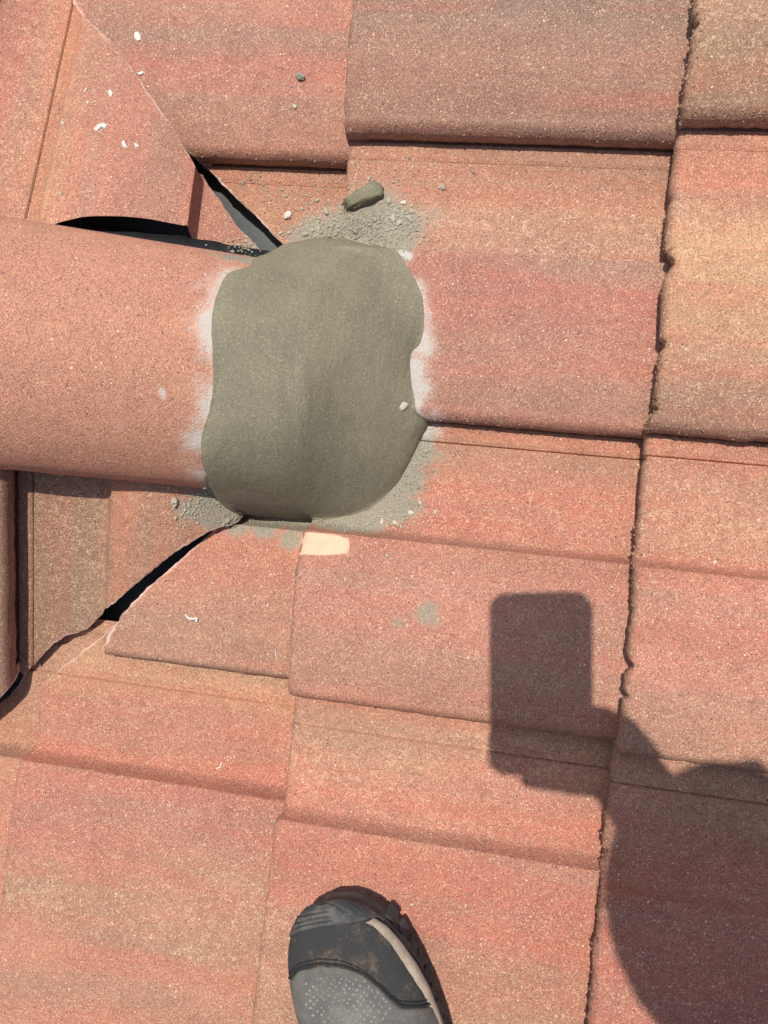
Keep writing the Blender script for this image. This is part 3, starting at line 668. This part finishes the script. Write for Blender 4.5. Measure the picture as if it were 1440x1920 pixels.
def blob(name, px, mat, parent, lift=.0009, seed=0, rim=.0007, sub=5):
    """a thin film of paint or splash with a raised body, laid on the surface below it"""
    px = np.array(px, float); c = px.mean(0)
    Q = np.vstack([px, px[:1]]); L = np.concatenate([[0], np.cumsum(np.linalg.norm(np.diff(Q, axis=0), axis=1))]); n = 56
    s = np.linspace(0, L[-1], n, endpoint=False); ro = np.stack([np.interp(s, L, Q[:, i]) for i in range(2)], 1)
    ro = ro+np.stack([fbm(s*.5, 1., seed), fbm(s*.5, 9., seed+1)], 1)*np.clip(L[-1]*.012, .8, 3.5)
    V = []; Fc = []
    rings = [1.0, .97, .85, .6, .3]
    for k, r in enumerate(rings):
        for j in range(n):
            hp, hn = hit2(*(c+(ro[j]-c)*r)); V.append(hp+hn*(-.0006 if k == 0 else lift+.0003*fbm(j*.9, k*3., seed)))
    hp, hn = hit2(*c); V.append(hp+hn*lift)
    for k in range(len(rings)-1):
        for j in range(n): Fc.append((k*n+j, k*n+(j+1) % n, (k+1)*n+(j+1) % n, (k+1)*n+j))
    k = len(rings)-1
    for j in range(n): Fc.append((k*n+j, k*n+(j+1) % n, len(V)-1))
    o = make(name, V, Fc, mat, None, True)
    o.parent = parent
    return o
pp = blob('paint_patch', [(566, 999), (582, 997), (605, 1000), (632, 1003), (655, 1010), (657, 1025), (653, 1038), (625, 1041), (600, 1042), (575, 1040), (560, 1041), (561, 1020)], M_PAINT, OBJ['m1'], .0007, 5)
pp['label'] = 'peach coloured rectangle of paint on the tile edge'
fl = [([(252, 64), (258, 60), (264, 66), (264, 76), (258, 78), (253, 72)], 'l-1'), ([(257, 138), (268, 134), (270, 138), (262, 142)], 'l-1'), ([(176, 243), (184, 235), (196, 232), (201, 236), (198, 242), (190, 239), (182, 246)], 'g1a'), ([(228, 268), (233, 264), (236, 272), (240, 278), (231, 276)], 'g1a'), ([(250, 269), (256, 270), (261, 276), (255, 277)], 'g1a'), ([(203, 172), (207, 169), (212, 177), (209, 183), (204, 178)], 'g1a'), ([(158, 172), (163, 164), (164, 168), (160, 174)], 'g1a'), ([(163, 194), (166, 191), (167, 194), (164, 197)], 'g1a')]
for k, (q, key) in enumerate(fl): blob('white_fleck', q, M_WHITE, OBJ[key], .0012, 20+k)
# thin curled fibres and shavings on the tiles
def fibre(px, r, key, mat):
    P = [hit2(*a) for a in px]; pts = np.array([p+n*r*1.2 for p, n in P]); V = []; Fc = []; m = 5
    s = np.linspace(0, len(pts)-1, 24); C = np.stack([np.interp(s, range(len(pts)), pts[:, i]) for i in range(3)], 1)
    for _ in range(3): C[1:-1] = .5*C[1:-1]+.25*(C[2:]+C[:-2])
    for i, c in enumerate(C):
        d = C[min(i+1, 23)]-C[max(i-1, 0)]; x, y, _ = basis(d)
        for j in range(m): a = 2*math.pi*j/m; V.append(c+r*(math.cos(a)*x+math.sin(a)*y))
    for i in range(23):
        for j in range(m): Fc.append((i*m+j, i*m+(j+1) % m, (i+1)*m+(j+1) % m, (i+1)*m+j))
    o = make('fibre', V, Fc, mat); o.parent = OBJ[key]
fibre([(349, 1151), (354, 1159), (364, 1160), (371, 1158), (369, 1165)], .0011, 'l1', M_WHITE)
fibre([(407, 1441), (414, 1438), (416, 1430)], .0006, 'l2', M_WHITE)
fibre([(518, 1214), (516, 1225), (520, 1232)], .0005, 'l1', M_WHITE)
# ------------------------------------------------------------------ the photographer: shoe, body, phone
def rubber():
    g = NG('dusty_rubber'); d = g.noise(60., 4, .65); f = g.noise(700., 3, .6)
    col = g.mix(g.ramp(d, .40, .72), (.040, .041, .042), (.105, .098, .088))
    col = g.mix(g.math('MULTIPLY', g.ramp(f, .52, .75), .5), col, (.15, .135, .115))
    return g.done(col, .75, g.bump(f, .35, .0008), .3)
M_RUB = rubber()
M_KNIT = None
def knit_material():
    g = NG('black_mesh_fabric')
    w = g.n('ShaderNodeTexWave'); g.put(w.inputs['Vector'], g.co); w.inputs['Scale'].default_value = 330.; w.inputs['Distortion'].default_value = 1.5
    w2 = g.n('ShaderNodeTexWave', bands_direction='Y'); g.put(w2.inputs['Vector'], g.co); w2.inputs['Scale'].default_value = 330.; w2.inputs['Distortion'].default_value = 1.5
    h = g.math('MULTIPLY', w.outputs['Fac'], w2.outputs['Fac'])
    col = g.mix(h, (.028, .027, .027), (.085, .082, .080))
    dirt = g.noise(70., 4, .65); fine = g.noise(420., 3, .6)
    col = g.mix(g.math('MULTIPLY', g.ramp(dirt, .46, .68), g.math('MULTIPLY_ADD', g.ramp(fine, .4, .6), .55, .12)), col, (.17, .115, .075))
    return g.done(col, .92, g.bump(h, .4, .0008), .15)
M_KNIT = knit_material()
def panel_material():
    g = NG('dusty_grey_panel')
    d = g.noise(45., 4, .6); f = g.noise(500., 3, .6)
    col = g.mix(g.ramp(d, .35, .7), (.096, .093, .085), (.165, .150, .125))
    col = g.mix(g.math('MULTIPLY', g.ramp(f, .5, .8), .35), col, (.27, .255, .22))
    col = g.mix(g.math('MULTIPLY', g.ramp(g.noise(28., 5, .7), .50, .68), .45), col, (.17, .128, .09))
    return g.done(col, .85, g.bump(f, .25, .0006), .2)
M_PANEL = panel_material()
M_STUD = plain('pale_stud', (.25, .24, .22), .7)
M_STRIPE = plain('beige_trim', alb((168, 151, 132)), .85, 300, .3, .28)
M_STITCH = plain('black_thread', (.02, .02, .02), .8)
M_SKIN = plain('skin', (.42, .25, .18), .5, 200, .1, .08)
M_SHIRT = plain('work_shirt', (.10, .13, .20), .9, 300)
M_TROUS = plain('work_trousers', (.06, .06, .065), .9, 300)
M_HAIR = plain('dark_hair', (.03, .022, .016), .6, 300)
M_PHONE = plain('phone_case', (.02, .02, .022), .4, 200, .05)
M_GLASS = plain('lens_glass', (.01, .01, .015), .08, 50, 0.0, .1, .6)

person = empty('person', tuple(onplane(700, 1900, .03)))
tag(person, 'person in scuffed dark trail shoe, toe on the red tiles at the bottom', 'person')
shoe = bpy.data.objects.new('shoe', None); COL.objects.link(shoe); shoe.parent = person
shoe['label'] = 'scuffed dark grey trail shoe with studded toe panel'
PINV = Matrix.Translation(person.location).inverted()
shoe.matrix_parent_inverse = PINV

SZ = .022                       # crest of the tile roll that carries the sole
TA = onplane(608, 1694, SZ+.044); TB = onplane(672, 1925, SZ+.044)
dA = TB-TA; dA[2] = 0; dA /= np.linalg.norm(dA); sA = np.array([-dA[1], dA[0], 0]); sA = sA if sA[0] > 0 else -sA
T0 = np.array([TA[0], TA[1], SZ])
aT = [0, .003, .008, .016, .027, .042, .062, .085, .11, .14, .18, .22, .26, .28, .290]
wM = [.0, .0165, .0260, .0350, .0425, .0475, .0500, .0495, .046, .040, .035, .034, .033, .022, .0]
wL = [.0, .0165, .0265, .0365, .0455, .0525, .0575, .0600, .0610, .059, .053, .044, .036, .022, .0]
wM = [x*.96 for x in wM]; wL = [x*.895 for x in wL]
hT = [.031, .037, .042, .046, .050, .056, .060, .066, .075, .090, .108, .118, .118, .115, .105]
def S(a, ph, off=0.0, zs=.028):
    a = np.asarray(a, float); ph = np.asarray(ph, float)
    w = np.where(np.cos(ph) > 0, np.interp(a, aT, wL), np.interp(a, aT, wM)); h = np.interp(a, aT, hT)
    c = np.cos(ph); s_ = np.sin(ph)
    w = w+.0060*sstep(.015, .05, a)*(c > 0)
    y = (w-.0015)*np.sign(c)*np.abs(c)**.75; z = zs+(h-zs)*np.abs(s_)**.80+.014*np.exp(-a/.035)
    y = y+off*c; z = z+off*s_
    aa = a-off*np.exp(-a/.01)
    return T0+aa[..., None]*dA+y[..., None]*sA+z[..., None]*np.array([0, 0, 1.])
def projp(P):
    c = (P-CAM)@RC; return 720+F*c[..., 0]/c[..., 2], 960+F*c[..., 1]/c[..., 2]
def shoe_part(name, V, Fc, mat, smooth=True):
    o = make(name, V, Fc, mat, None, smooth); o.parent = shoe; o.matrix_parent_inverse = PINV if False else Matrix()
    return o
shoe.matrix_parent_inverse = PINV
PH = np.linspace(0, math.pi, 121)
capline = np.array([(530, 1772), (541, 1763), (553, 1752), (575, 1743), (610, 1736), (650, 1732), (676, 1727), (705, 1721), (730, 1719), (860, 1719)])
panline = np.array([(520, 1870), (540, 1850), (548, 1832), (562, 1817), (600, 1808), (640, 1811), (680, 1825), (710, 1850), (735, 1876), (752, 1889), (790, 1889), (815, 1881), (870, 1868)])
af = np.linspace(.0, .17, 700)
def crossing(line, lo=0.0):
    out = []
    for ph in PH:
        x, y = projp(S(af, np.full_like(af, ph))); d = y-np.interp(x, line[:, 0], line[:, 1]); k = np.argmax((d > 0) & (af >= lo)); out.append(af[k] if d[k] > 0 else af[-1])
    out = np.array(out)
    for _ in range(3): out[1:-1] = .5*out[1:-1]+.25*(out[2:]+out[:-2])
    return out
a1 = crossing(capline); a2 = np.maximum(crossing(panline), a1+.01)
def patch(name, lo, hi, off, mat, n=40, groove=None, edge=True):
    w = np.linspace(0, 1, n); A = lo[None]+(hi-lo)[None]*w[:, None]; Pg = np.broadcast_to(PH, A.shape)
    o = np.full(A.shape, off); 
    if edge: o = off*np.minimum(1, np.minimum(w/.04, (1-w)/.04))[:, None]**.5*np.ones(A.shape)
    if groove is not None: o = o+groove(A, Pg, w[:, None])
    o = o+fbm(A*120, Pg*5, 17)*.0016
    V = S(A, Pg, o).reshape(-1, 3)
    return shoe_part(name, V, grid_faces(*A.shape, True), mat)
z0 = np.zeros_like(PH)
# inner upper that everything is sewn onto
w = np.linspace(0, .285, 120); A, Pg = np.meshgrid(w, PH, indexing='ij')
V = S(A, Pg, -.0008).reshape(-1, 3); f = grid_faces(*A.shape, True)
keep = [q for q in f.tolist() if not (A.reshape(-1)[q[0]] > .165 and math.pi*.2 < Pg.reshape(-1)[q[0]] < math.pi*.8)]
shoe_part('upper', V, keep, M_KNIT)
def toe_groove(A, Pg, w):
    g = np.zeros_like(A)
    for c in (.30, .52, .74): g = g-.0016*np.exp(-((w-c)/.022)**2)*sstep(1.25, 1.55, Pg)
    return g
patch('toe_cap', z0+.0005, a1, .0026, M_RUB, 90, toe_groove)
patch('vamp', a1-.0015, a2+.001, .0009, M_KNIT, 60, None, False)
a3 = np.full_like(PH, .165)
patch('toe_panel', a2, np.maximum(a3, a2+.01), .0021, M_PANEL, 50)
# studs moulded on the panel
vs = []; fs = []; nv = 0
for i in range(15):
    for j in range(13):
        x = 578+i*13.2+(j % 2)*6.6; y = 1826+j*9.0+(i*1.6)
        if ((x-655)/88)**2+((y-1868)/52)**2 > 1 or y < np.interp(x, panline[:, 0], panline[:, 1])+10: continue
        xx, yy = projp(S(A, Pg)); k = np.argmin((xx-x)**2+(yy-y)**2); a_, p_ = A.reshape(-1)[k], Pg.reshape(-1)[k]
        c = S(a_, p_, .0019); t_ = S(a_, p_, .0036); x1, y1, _ = basis(t_-c); r = .00125
        vs += [c+r*(math.cos(q)*x1+math.sin(q)*y1) for q in np.linspace(0, 2*math.pi, 6)[:5]]+[t_]; fs += [(nv+q, nv+(q+1) % 5, nv+5) for q in range(5)]; nv += 6
st = shoe_part('stud', vs, fs, M_STUD, False); st['kind'] = 'stuff'
# stitched rim between vamp and panel
def bead(name, acol, off, r, mat, i0=0, i1=None, wave=0):
    C = S(acol, PH, off)[i0:i1]; V = []; Fc = []; m = 6
    for i, c in enumerate(C):
        d = C[min(i+1, len(C)-1)]-C[max(i-1, 0)]; x, y, _ = basis(d); rr_ = r*(1+wave*math.sin(i*2.1))
        for j in range(m): a = 2*math.pi*j/m; V.append(c+rr_*(math.cos(a)*x+math.sin(a)*y))
    for i in range(len(C)-1):
        for j in range(m): Fc.append((i*m+j, i*m+(j+1) % m, (i+1)*m+(j+1) % m, (i+1)*m+j))
    return shoe_part(name, V, Fc, mat)
bead('stitching', a2-.0012, .0014, .0011, M_STITCH, 4, -3, .3)
bead('stitching', a2-.0042, .0012, .0006, M_STITCH, 4, -3, .4)
# beige trim on the outer side
inner = np.array([(1718, 668), (1727, 680), (1738, 703), (1770, 733), (1815, 763), (1860, 792), (1915, 818), (2000, 850)]); outer = np.array([(1716, 690), (1722, 704), (1735, 725), (1765, 752), (1805, 781), (1845, 802), (1915, 829), (2000, 862)])
rows = []
for a in np.linspace(.018, .16, 70):
    ph = np.linspace(.02, 1.5, 260); x, y = projp(S(np.full_like(ph, a), ph, .001))
    di = x-np.interp(y, inner[:, 0], inner[:, 1]); do = x-np.interp(y, outer[:, 0], outer[:, 1])
    pi_ = ph[np.argmax(di < 0)] if (di < 0).any() else ph[-1]; po = ph[np.argmax(do < 0)] if (do < 0).any() else ph[-1]
    if pi_-po < .01: continue
    rows.append([S(a, p, o) for p, o in zip(np.linspace(po, pi_, 6), (.0008, .0030, .0034, .0034, .0030, .0008))])
if len(rows) > 2:
    P = np.array(rows); shoe_part('side_trim', P.reshape(-1, 3), grid_faces(P.shape[0], 6, False), M_STRIPE)
# sole: rim band and lugs
m = 220; per = []
aa = .5*(1-np.cos(np.linspace(0, math.pi, m//2)))*.290
for a in aa: per.append((a, np.interp(a, aT, wL)))
for a in aa[::-1]: per.append((a, -np.interp(a, aT, wM)))
lv = [(-.009, .0), (-.0045, .0), (-.0030, .004), (-.0024, .010), (-.0018, .0185), (-.0006, .0245), (.0004, .028), (-.006, .028)]
per = np.array(per); nxt = np.roll(per, -1, 0)-np.roll(per, 1, 0); nrm = np.stack([nxt[:, 1], -nxt[:, 0]], 1); nrm /= np.maximum(1e-9, np.linalg.norm(nrm, axis=1))[:, None]
if (nrm[m//4]*[0, 1]).sum() < 0: nrm = -nrm
rows = []
for o_, z_ in lv:
    q = per+nrm*o_; spring = .014*np.exp(-q[:, 0]/.035)
    rows.append(T0+q[:, :1]*dA+q[:, 1:]*sA+(z_+spring)[:, None]*np.array([0, 0, 1.]))
P = np.array(rows); n = len(per); fc = [(i*n+j, i*n+(j+1) % n, (i+1)*n+(j+1) % n, (i+1)*n+j) for i in range(len(lv)-1) for j in range(n)]
fc.append(tuple(range(n))); shoe_part('sole', P.reshape(-1, 3), fc, M_RUB)
def box(c, ex, ey, ez, hx, hy, hz, bev=.7):
    V = [];
    for k in (-1, 1):
        for i, j in ((-1, -bev), (-bev, -1), (bev, -1), (1, -bev), (1, bev), (bev, 1), (-bev, 1), (-1, bev)): V.append(c+ex*hx*i*(1 if k < 0 else .86)+ey*hy*j*(1 if k < 0 else .9)+ez*hz*k)
    return V, [tuple(range(7, -1, -1)), tuple(range(8, 16))]+[(i, (i+1) % 8, (i+1) % 8+8, i+8) for i in range(8)]
ez = np.array([0, 0, 1.])
for side in (1, -1):
    for k, a in enumerate(np.arange(.030, .27, .0135)):
        wv = np.interp(a, aT, wL if side > 0 else wM); d2 = (np.interp(a+.004, aT, wL if side > 0 else wM)-np.interp(a-.004, aT, wL if side > 0 else wM))/.008
        tdir = dA+sA*side*d2; tdir /= np.linalg.norm(tdir); nd = np.cross(tdir, ez); nd *= np.sign(nd@sA)*side
        c = T0+a*dA+sA*side*(wv-.0036)+ez*(.0100+.014*math.exp(-a/.035))
        V, Fc = box(c, tdir, nd, ez, .0052, .0030, .0085); shoe_part('sole_lug', V, Fc, M_RUB, False)
# laces end and collar (beyond the frame)
for k, a in enumerate((.150, .160, .170)):
    C = S(np.full(30, a), np.linspace(.95, 2.2, 30), .003); V = []; Fc = []
    for i, c in enumerate(C):
        for q in range(6): V.append(c+.0024*(math.cos(q*1.047)*dA+math.sin(q*1.047)*ez))
    Fc = [(i*6+j, i*6+(j+1) % 6, (i+1)*6+(j+1) % 6, (i+1)*6+j) for i in range(29) for j in range(6)]
    shoe_part('lace', V, Fc, M_STITCH)

def skin(name, joints, edges, mat, parent, sub=2):
    """grow one continuous surface over a skeleton: joints {name: (xyz, radius)}"""
    ks = list(joints); me = bpy.data.meshes.new(name); me.from_pydata([tuple(map(float, joints[k][0])) for k in ks], [(ks.index(a), ks.index(b)) for a, b in edges], [])
    o = bpy.data.objects.new(name, me); COL.objects.link(o)
    sk = o.modifiers.new('skin', 'SKIN'); sk.use_smooth_shade = True
    ss = o.modifiers.new('sub', 'SUBSURF'); ss.levels = ss.render_levels = sub
    lay = me.skin_vertices[0].data
    for i, k in enumerate(ks):
        r = joints[k][1]; lay[i].radius = (r, r) if np.isscalar(r) else r
        lay[i].use_root = (i == 0)
    dg = bpy.context.evaluated_depsgraph_get(); dg.update()
    m2 = bpy.data.meshes.new_from_object(o.evaluated_get(dg)); bpy.data.objects.remove(o)
    m2.name = name; o = bpy.data.objects.new(name, m2); COL.objects.link(o); m2.materials.clear(); m2.materials.append(mat)
    o.parent = parent; o.matrix_parent_inverse = PINV
    return o
cam_pt = lambda x, y, z: CAM+cvec(x+.0496, y-.0966, z)
ankR = T0+.225*dA-.006*sA+ez*.105
ankL = np.array([-.20, -.83, .105])
hs = onplane(1400, 1700, .02); head = hs-ANTI*(.80/abs(ANTI[2]))
hip = head+[.03, -.66, -.16]; chest = head+[.07, -.26, -.03]; neck = head+[.05, -.14, -.01]
J = dict(hip=(hip, .13), belly=((hip+chest)/2+[0, 0, .03], .125), chest=(chest, .14), neck=(neck, .055), jaw=(head+[.01, -.04, -.02], .07), head=(head, .088), crown=(head+[-.01, .035, .03], .075),
 shR=(chest+[.16, .0, -.03], .062), elR=(cam_pt(.30, .235, -.05), .044), foR=(cam_pt(.17, .192, -.030), .040), foQ=(cam_pt(.108, .176, -.028), .037), wrR=(cam_pt(.062, .150, -.024), .033), paR=(cam_pt(.026, .114, -.026), .038), heR=(cam_pt(.014, .058, -.028), .023), 
 shL=(chest+[-.16, -.03, -.05], .062), elL=(chest+[-.27, -.22, -.20], .044), wrL=(np.array([.14, -.80, .36]), .028), paL=(np.array([.10, -.78, .31]), .030),
 hiR=(hip+[-.06, .06, -.04], .095), knR=((hip+ankR)/2+[-.03, .10, .02], .062), anR=(ankR, .045), ftR=(T0+.12*dA+ez*.055, .03),
 hiL=(hip+[-.14, -.02, -.04], .095), knL=((hip+ankL)/2+[-.02, .10, .02], .062), anL=(ankL, .045), ftL=(ankL+[-.03, .13, -.06], .03))
Ed = [('hip', 'belly'), ('belly', 'chest'), ('chest', 'neck'), ('neck', 'jaw'), ('jaw', 'head'), ('head', 'crown'), ('chest', 'shR'), ('shR', 'elR'), ('elR', 'foR'), ('foR', 'foQ'), ('foQ', 'wrR'), ('wrR', 'paR'), ('paR', 'heR'), ('chest', 'shL'), ('shL', 'elL'), ('elL', 'wrL'), ('wrL', 'paL'), ('hip', 'hiR'), ('hiR', 'knR'), ('knR', 'anR'), ('anR', 'ftR'), ('hip', 'hiL'), ('hiL', 'knL'), ('knL', 'anL'), ('anL', 'ftL')]
# right hand closed on the phone's lower edge, fingers across its back, thumb on the screen side
fing = [((.020, .088), (-.016, .078), (-.042, .080)), ((.024, .101), (-.018, .094), (-.048, .096)), ((.026, .114), (-.016, .110), (-.044, .111)), ((.026, .132), (-.010, .131), (-.036, .128))]
for i, (a, b, c) in enumerate(fing):
    for k, (q, zz, r) in enumerate(((a, -.010, .0095), (b, .0035, .0085), (c, .0035, .0075))):
        J[f'f{i}{k}'] = (cam_pt(q[0], q[1], zz), r)
    Ed += [('paR', f'f{i}0'), (f'f{i}0', f'f{i}1'), (f'f{i}1', f'f{i}2')]
for k, (q, r) in enumerate((((.030, .088, -.036), .011), ((.010, .070, -.036), .0095), ((-.008, .055, -.034), .008))): J[f't{k}'] = (cam_pt(*q), r)
Ed += [('paR', 't0'), ('t0', 't1'), ('t1', 't2')]
for i in range(4):
    b0 = np.array([.085+.012*i, -.775-.010*i, .265]); J[f'g{i}0'] = (b0, .0095); J[f'g{i}1'] = (b0+[-.012, .012, -.030], .0085); J[f'g{i}2'] = (b0+[-.010, .010, -.058], .0075); Ed += [('paL', f'g{i}0'), (f'g{i}0', f'g{i}1'), (f'g{i}1', f'g{i}2')]
J['h0'] = (np.array([.075, -.75, .30]), .011); J['h1'] = (np.array([.06, -.73, .275]), .009); Ed += [('paL', 'h0'), ('h0', 'h1')]
skin('body', J, Ed, M_SKIN, person)
g = lambda k, r: (np.array(J[k][0]), r)
skin('shirt', dict(hip=g('hip', .145), belly=g('belly', .14), chest=g('chest', .155), nk=(.5*(chest+neck), .08), shR=g('shR', .078), elR=g('elR', .058), foR=g('foR', .052), shL=g('shL', .078), elL=g('elL', .058), wrL=(.3*J['elL'][0]+.7*J['wrL'][0], .045)),
     [('hip', 'belly'), ('belly', 'chest'), ('chest', 'nk'), ('chest', 'shR'), ('shR', 'elR'), ('elR', 'foR'), ('chest', 'shL'), ('shL', 'elL'), ('elL', 'wrL')], M_SHIRT, person)
skin('trousers', dict(hip=g('hip', .148), hiR=g('hiR', .108), knR=g('knR', .078), anR=(.12*J['knR'][0]+.88*ankR, .062), hiL=g('hiL', .108), knL=g('knL', .078), anL=(.12*J['knL'][0]+.88*ankL, .062)),
     [('hip', 'hiR'), ('hiR', 'knR'), ('knR', 'anR'), ('hip', 'hiL'), ('hiL', 'knL'), ('knL', 'anL')], M_TROUS, person)
hv = IV3*np.array([.098, .112, .100])*(1+.12*fbm(IV3[:, 0]*3, IV3[:, 1]*3+IV3[:, 2]*2, 8))[:, None]; hv[:, 2] = np.maximum(hv[:, 2], -.03+.05*np.clip(hv[:, 1]/.1, -1, 1))
make('hair', hv+head+np.array([0, 0, .012]), IF3, M_HAIR, person)
# face: nose and ears
skin('nose', dict(a=(head+[-.005, .075, -.035], .012), b=(head+[-.006, .088, -.058], .014)), [('a', 'b')], M_SKIN, person, 1)
for sx in (-1, 1): skin('ear', dict(a=(head+[sx*.086, -.005, .0], .014), b=(head+[sx*.090, -.015, .028], .012)), [('a', 'b')], M_SKIN, person, 1)

# phone: rounded slab, screen, camera island with lenses; the view is taken from its lower lens
def rslab(w, h, d, r, n=8):
    pl = []
    for cx, cy, s0 in ((w/2-r, h/2-r, 0), (-w/2+r, h/2-r, .5), (-w/2+r, -h/2+r, 1), (w/2-r, -h/2+r, 1.5)):
        for k in range(n+1): a = (s0+.5*k/n)*math.pi; pl.append((cx+r*math.cos(a), cy+r*math.sin(a)))
    m_ = len(pl); V = []; lvl = [(-d/2, .96), (-d/2+.0012, 1), (d/2-.0012, 1), (d/2, .96)]
    for z, s_ in lvl: V += [(x*s_, y*s_, z) for x, y in pl]
    Fc = [tuple(range(m_-1, -1, -1)), tuple(range(3*m_, 4*m_))]+[(k*m_+i, k*m_+(i+1) % m_, (k+1)*m_+(i+1) % m_, (k+1)*m_+i) for k in range(3) for i in range(m_)]
    return np.array(V), Fc
phone = empty('phone', tuple(cam_pt(-.0225, .052, -.013)))
tag(phone, 'phone whose shadow with rounded corners falls on the lower right tiles', 'phone')
def phone_part(name, V, Fc, c, mat):
    Pw = np.array([cam_pt(c[0]+v[0], c[1]+v[1], c[2]-v[2]) for v in V]); return make(name, Pw, Fc, mat, phone, False)
V, Fc = rslab(.081, .146, .009, .014); phone_part('case', V, Fc, (-.0225, .0475, -.013), M_PHONE)
V, Fc = rslab(.074, .139, .001, .011); phone_part('screen', V, Fc, (-.0225, .0475, -.0182), M_GLASS)
V, Fc = rslab(.036, .038, .002, .009); phone_part('camera_island', V, Fc, (-.046, .100, -.0078), M_PHONE)
for lx, ly in ((-.0385, .091), (-.0385, .109), (-.0555, .100)): V, Fc = rslab(.013, .013, .002, .0064); phone_part('lens', V, Fc, (lx, ly, -.0064), M_GLASS)
# ground far below the eaves
gr = make('ground', [(-900, -900, -3.4), (900, -900, -3.4), (900, 900, -3.4), (-900, 900, -3.4)], [(0, 1, 2, 3)], M_GROUND, None, False); gr['kind'] = 'structure'; gr['flat_world'] = 1
# ------------------------------------------------------------------ finish: tip the whole place by the roof pitch
for o in list(SC.objects):
    if o.parent is None and o.type in {'MESH', 'EMPTY'} and not o.get('flat_world'):
        o.matrix_world = TILT@o.matrix_basis
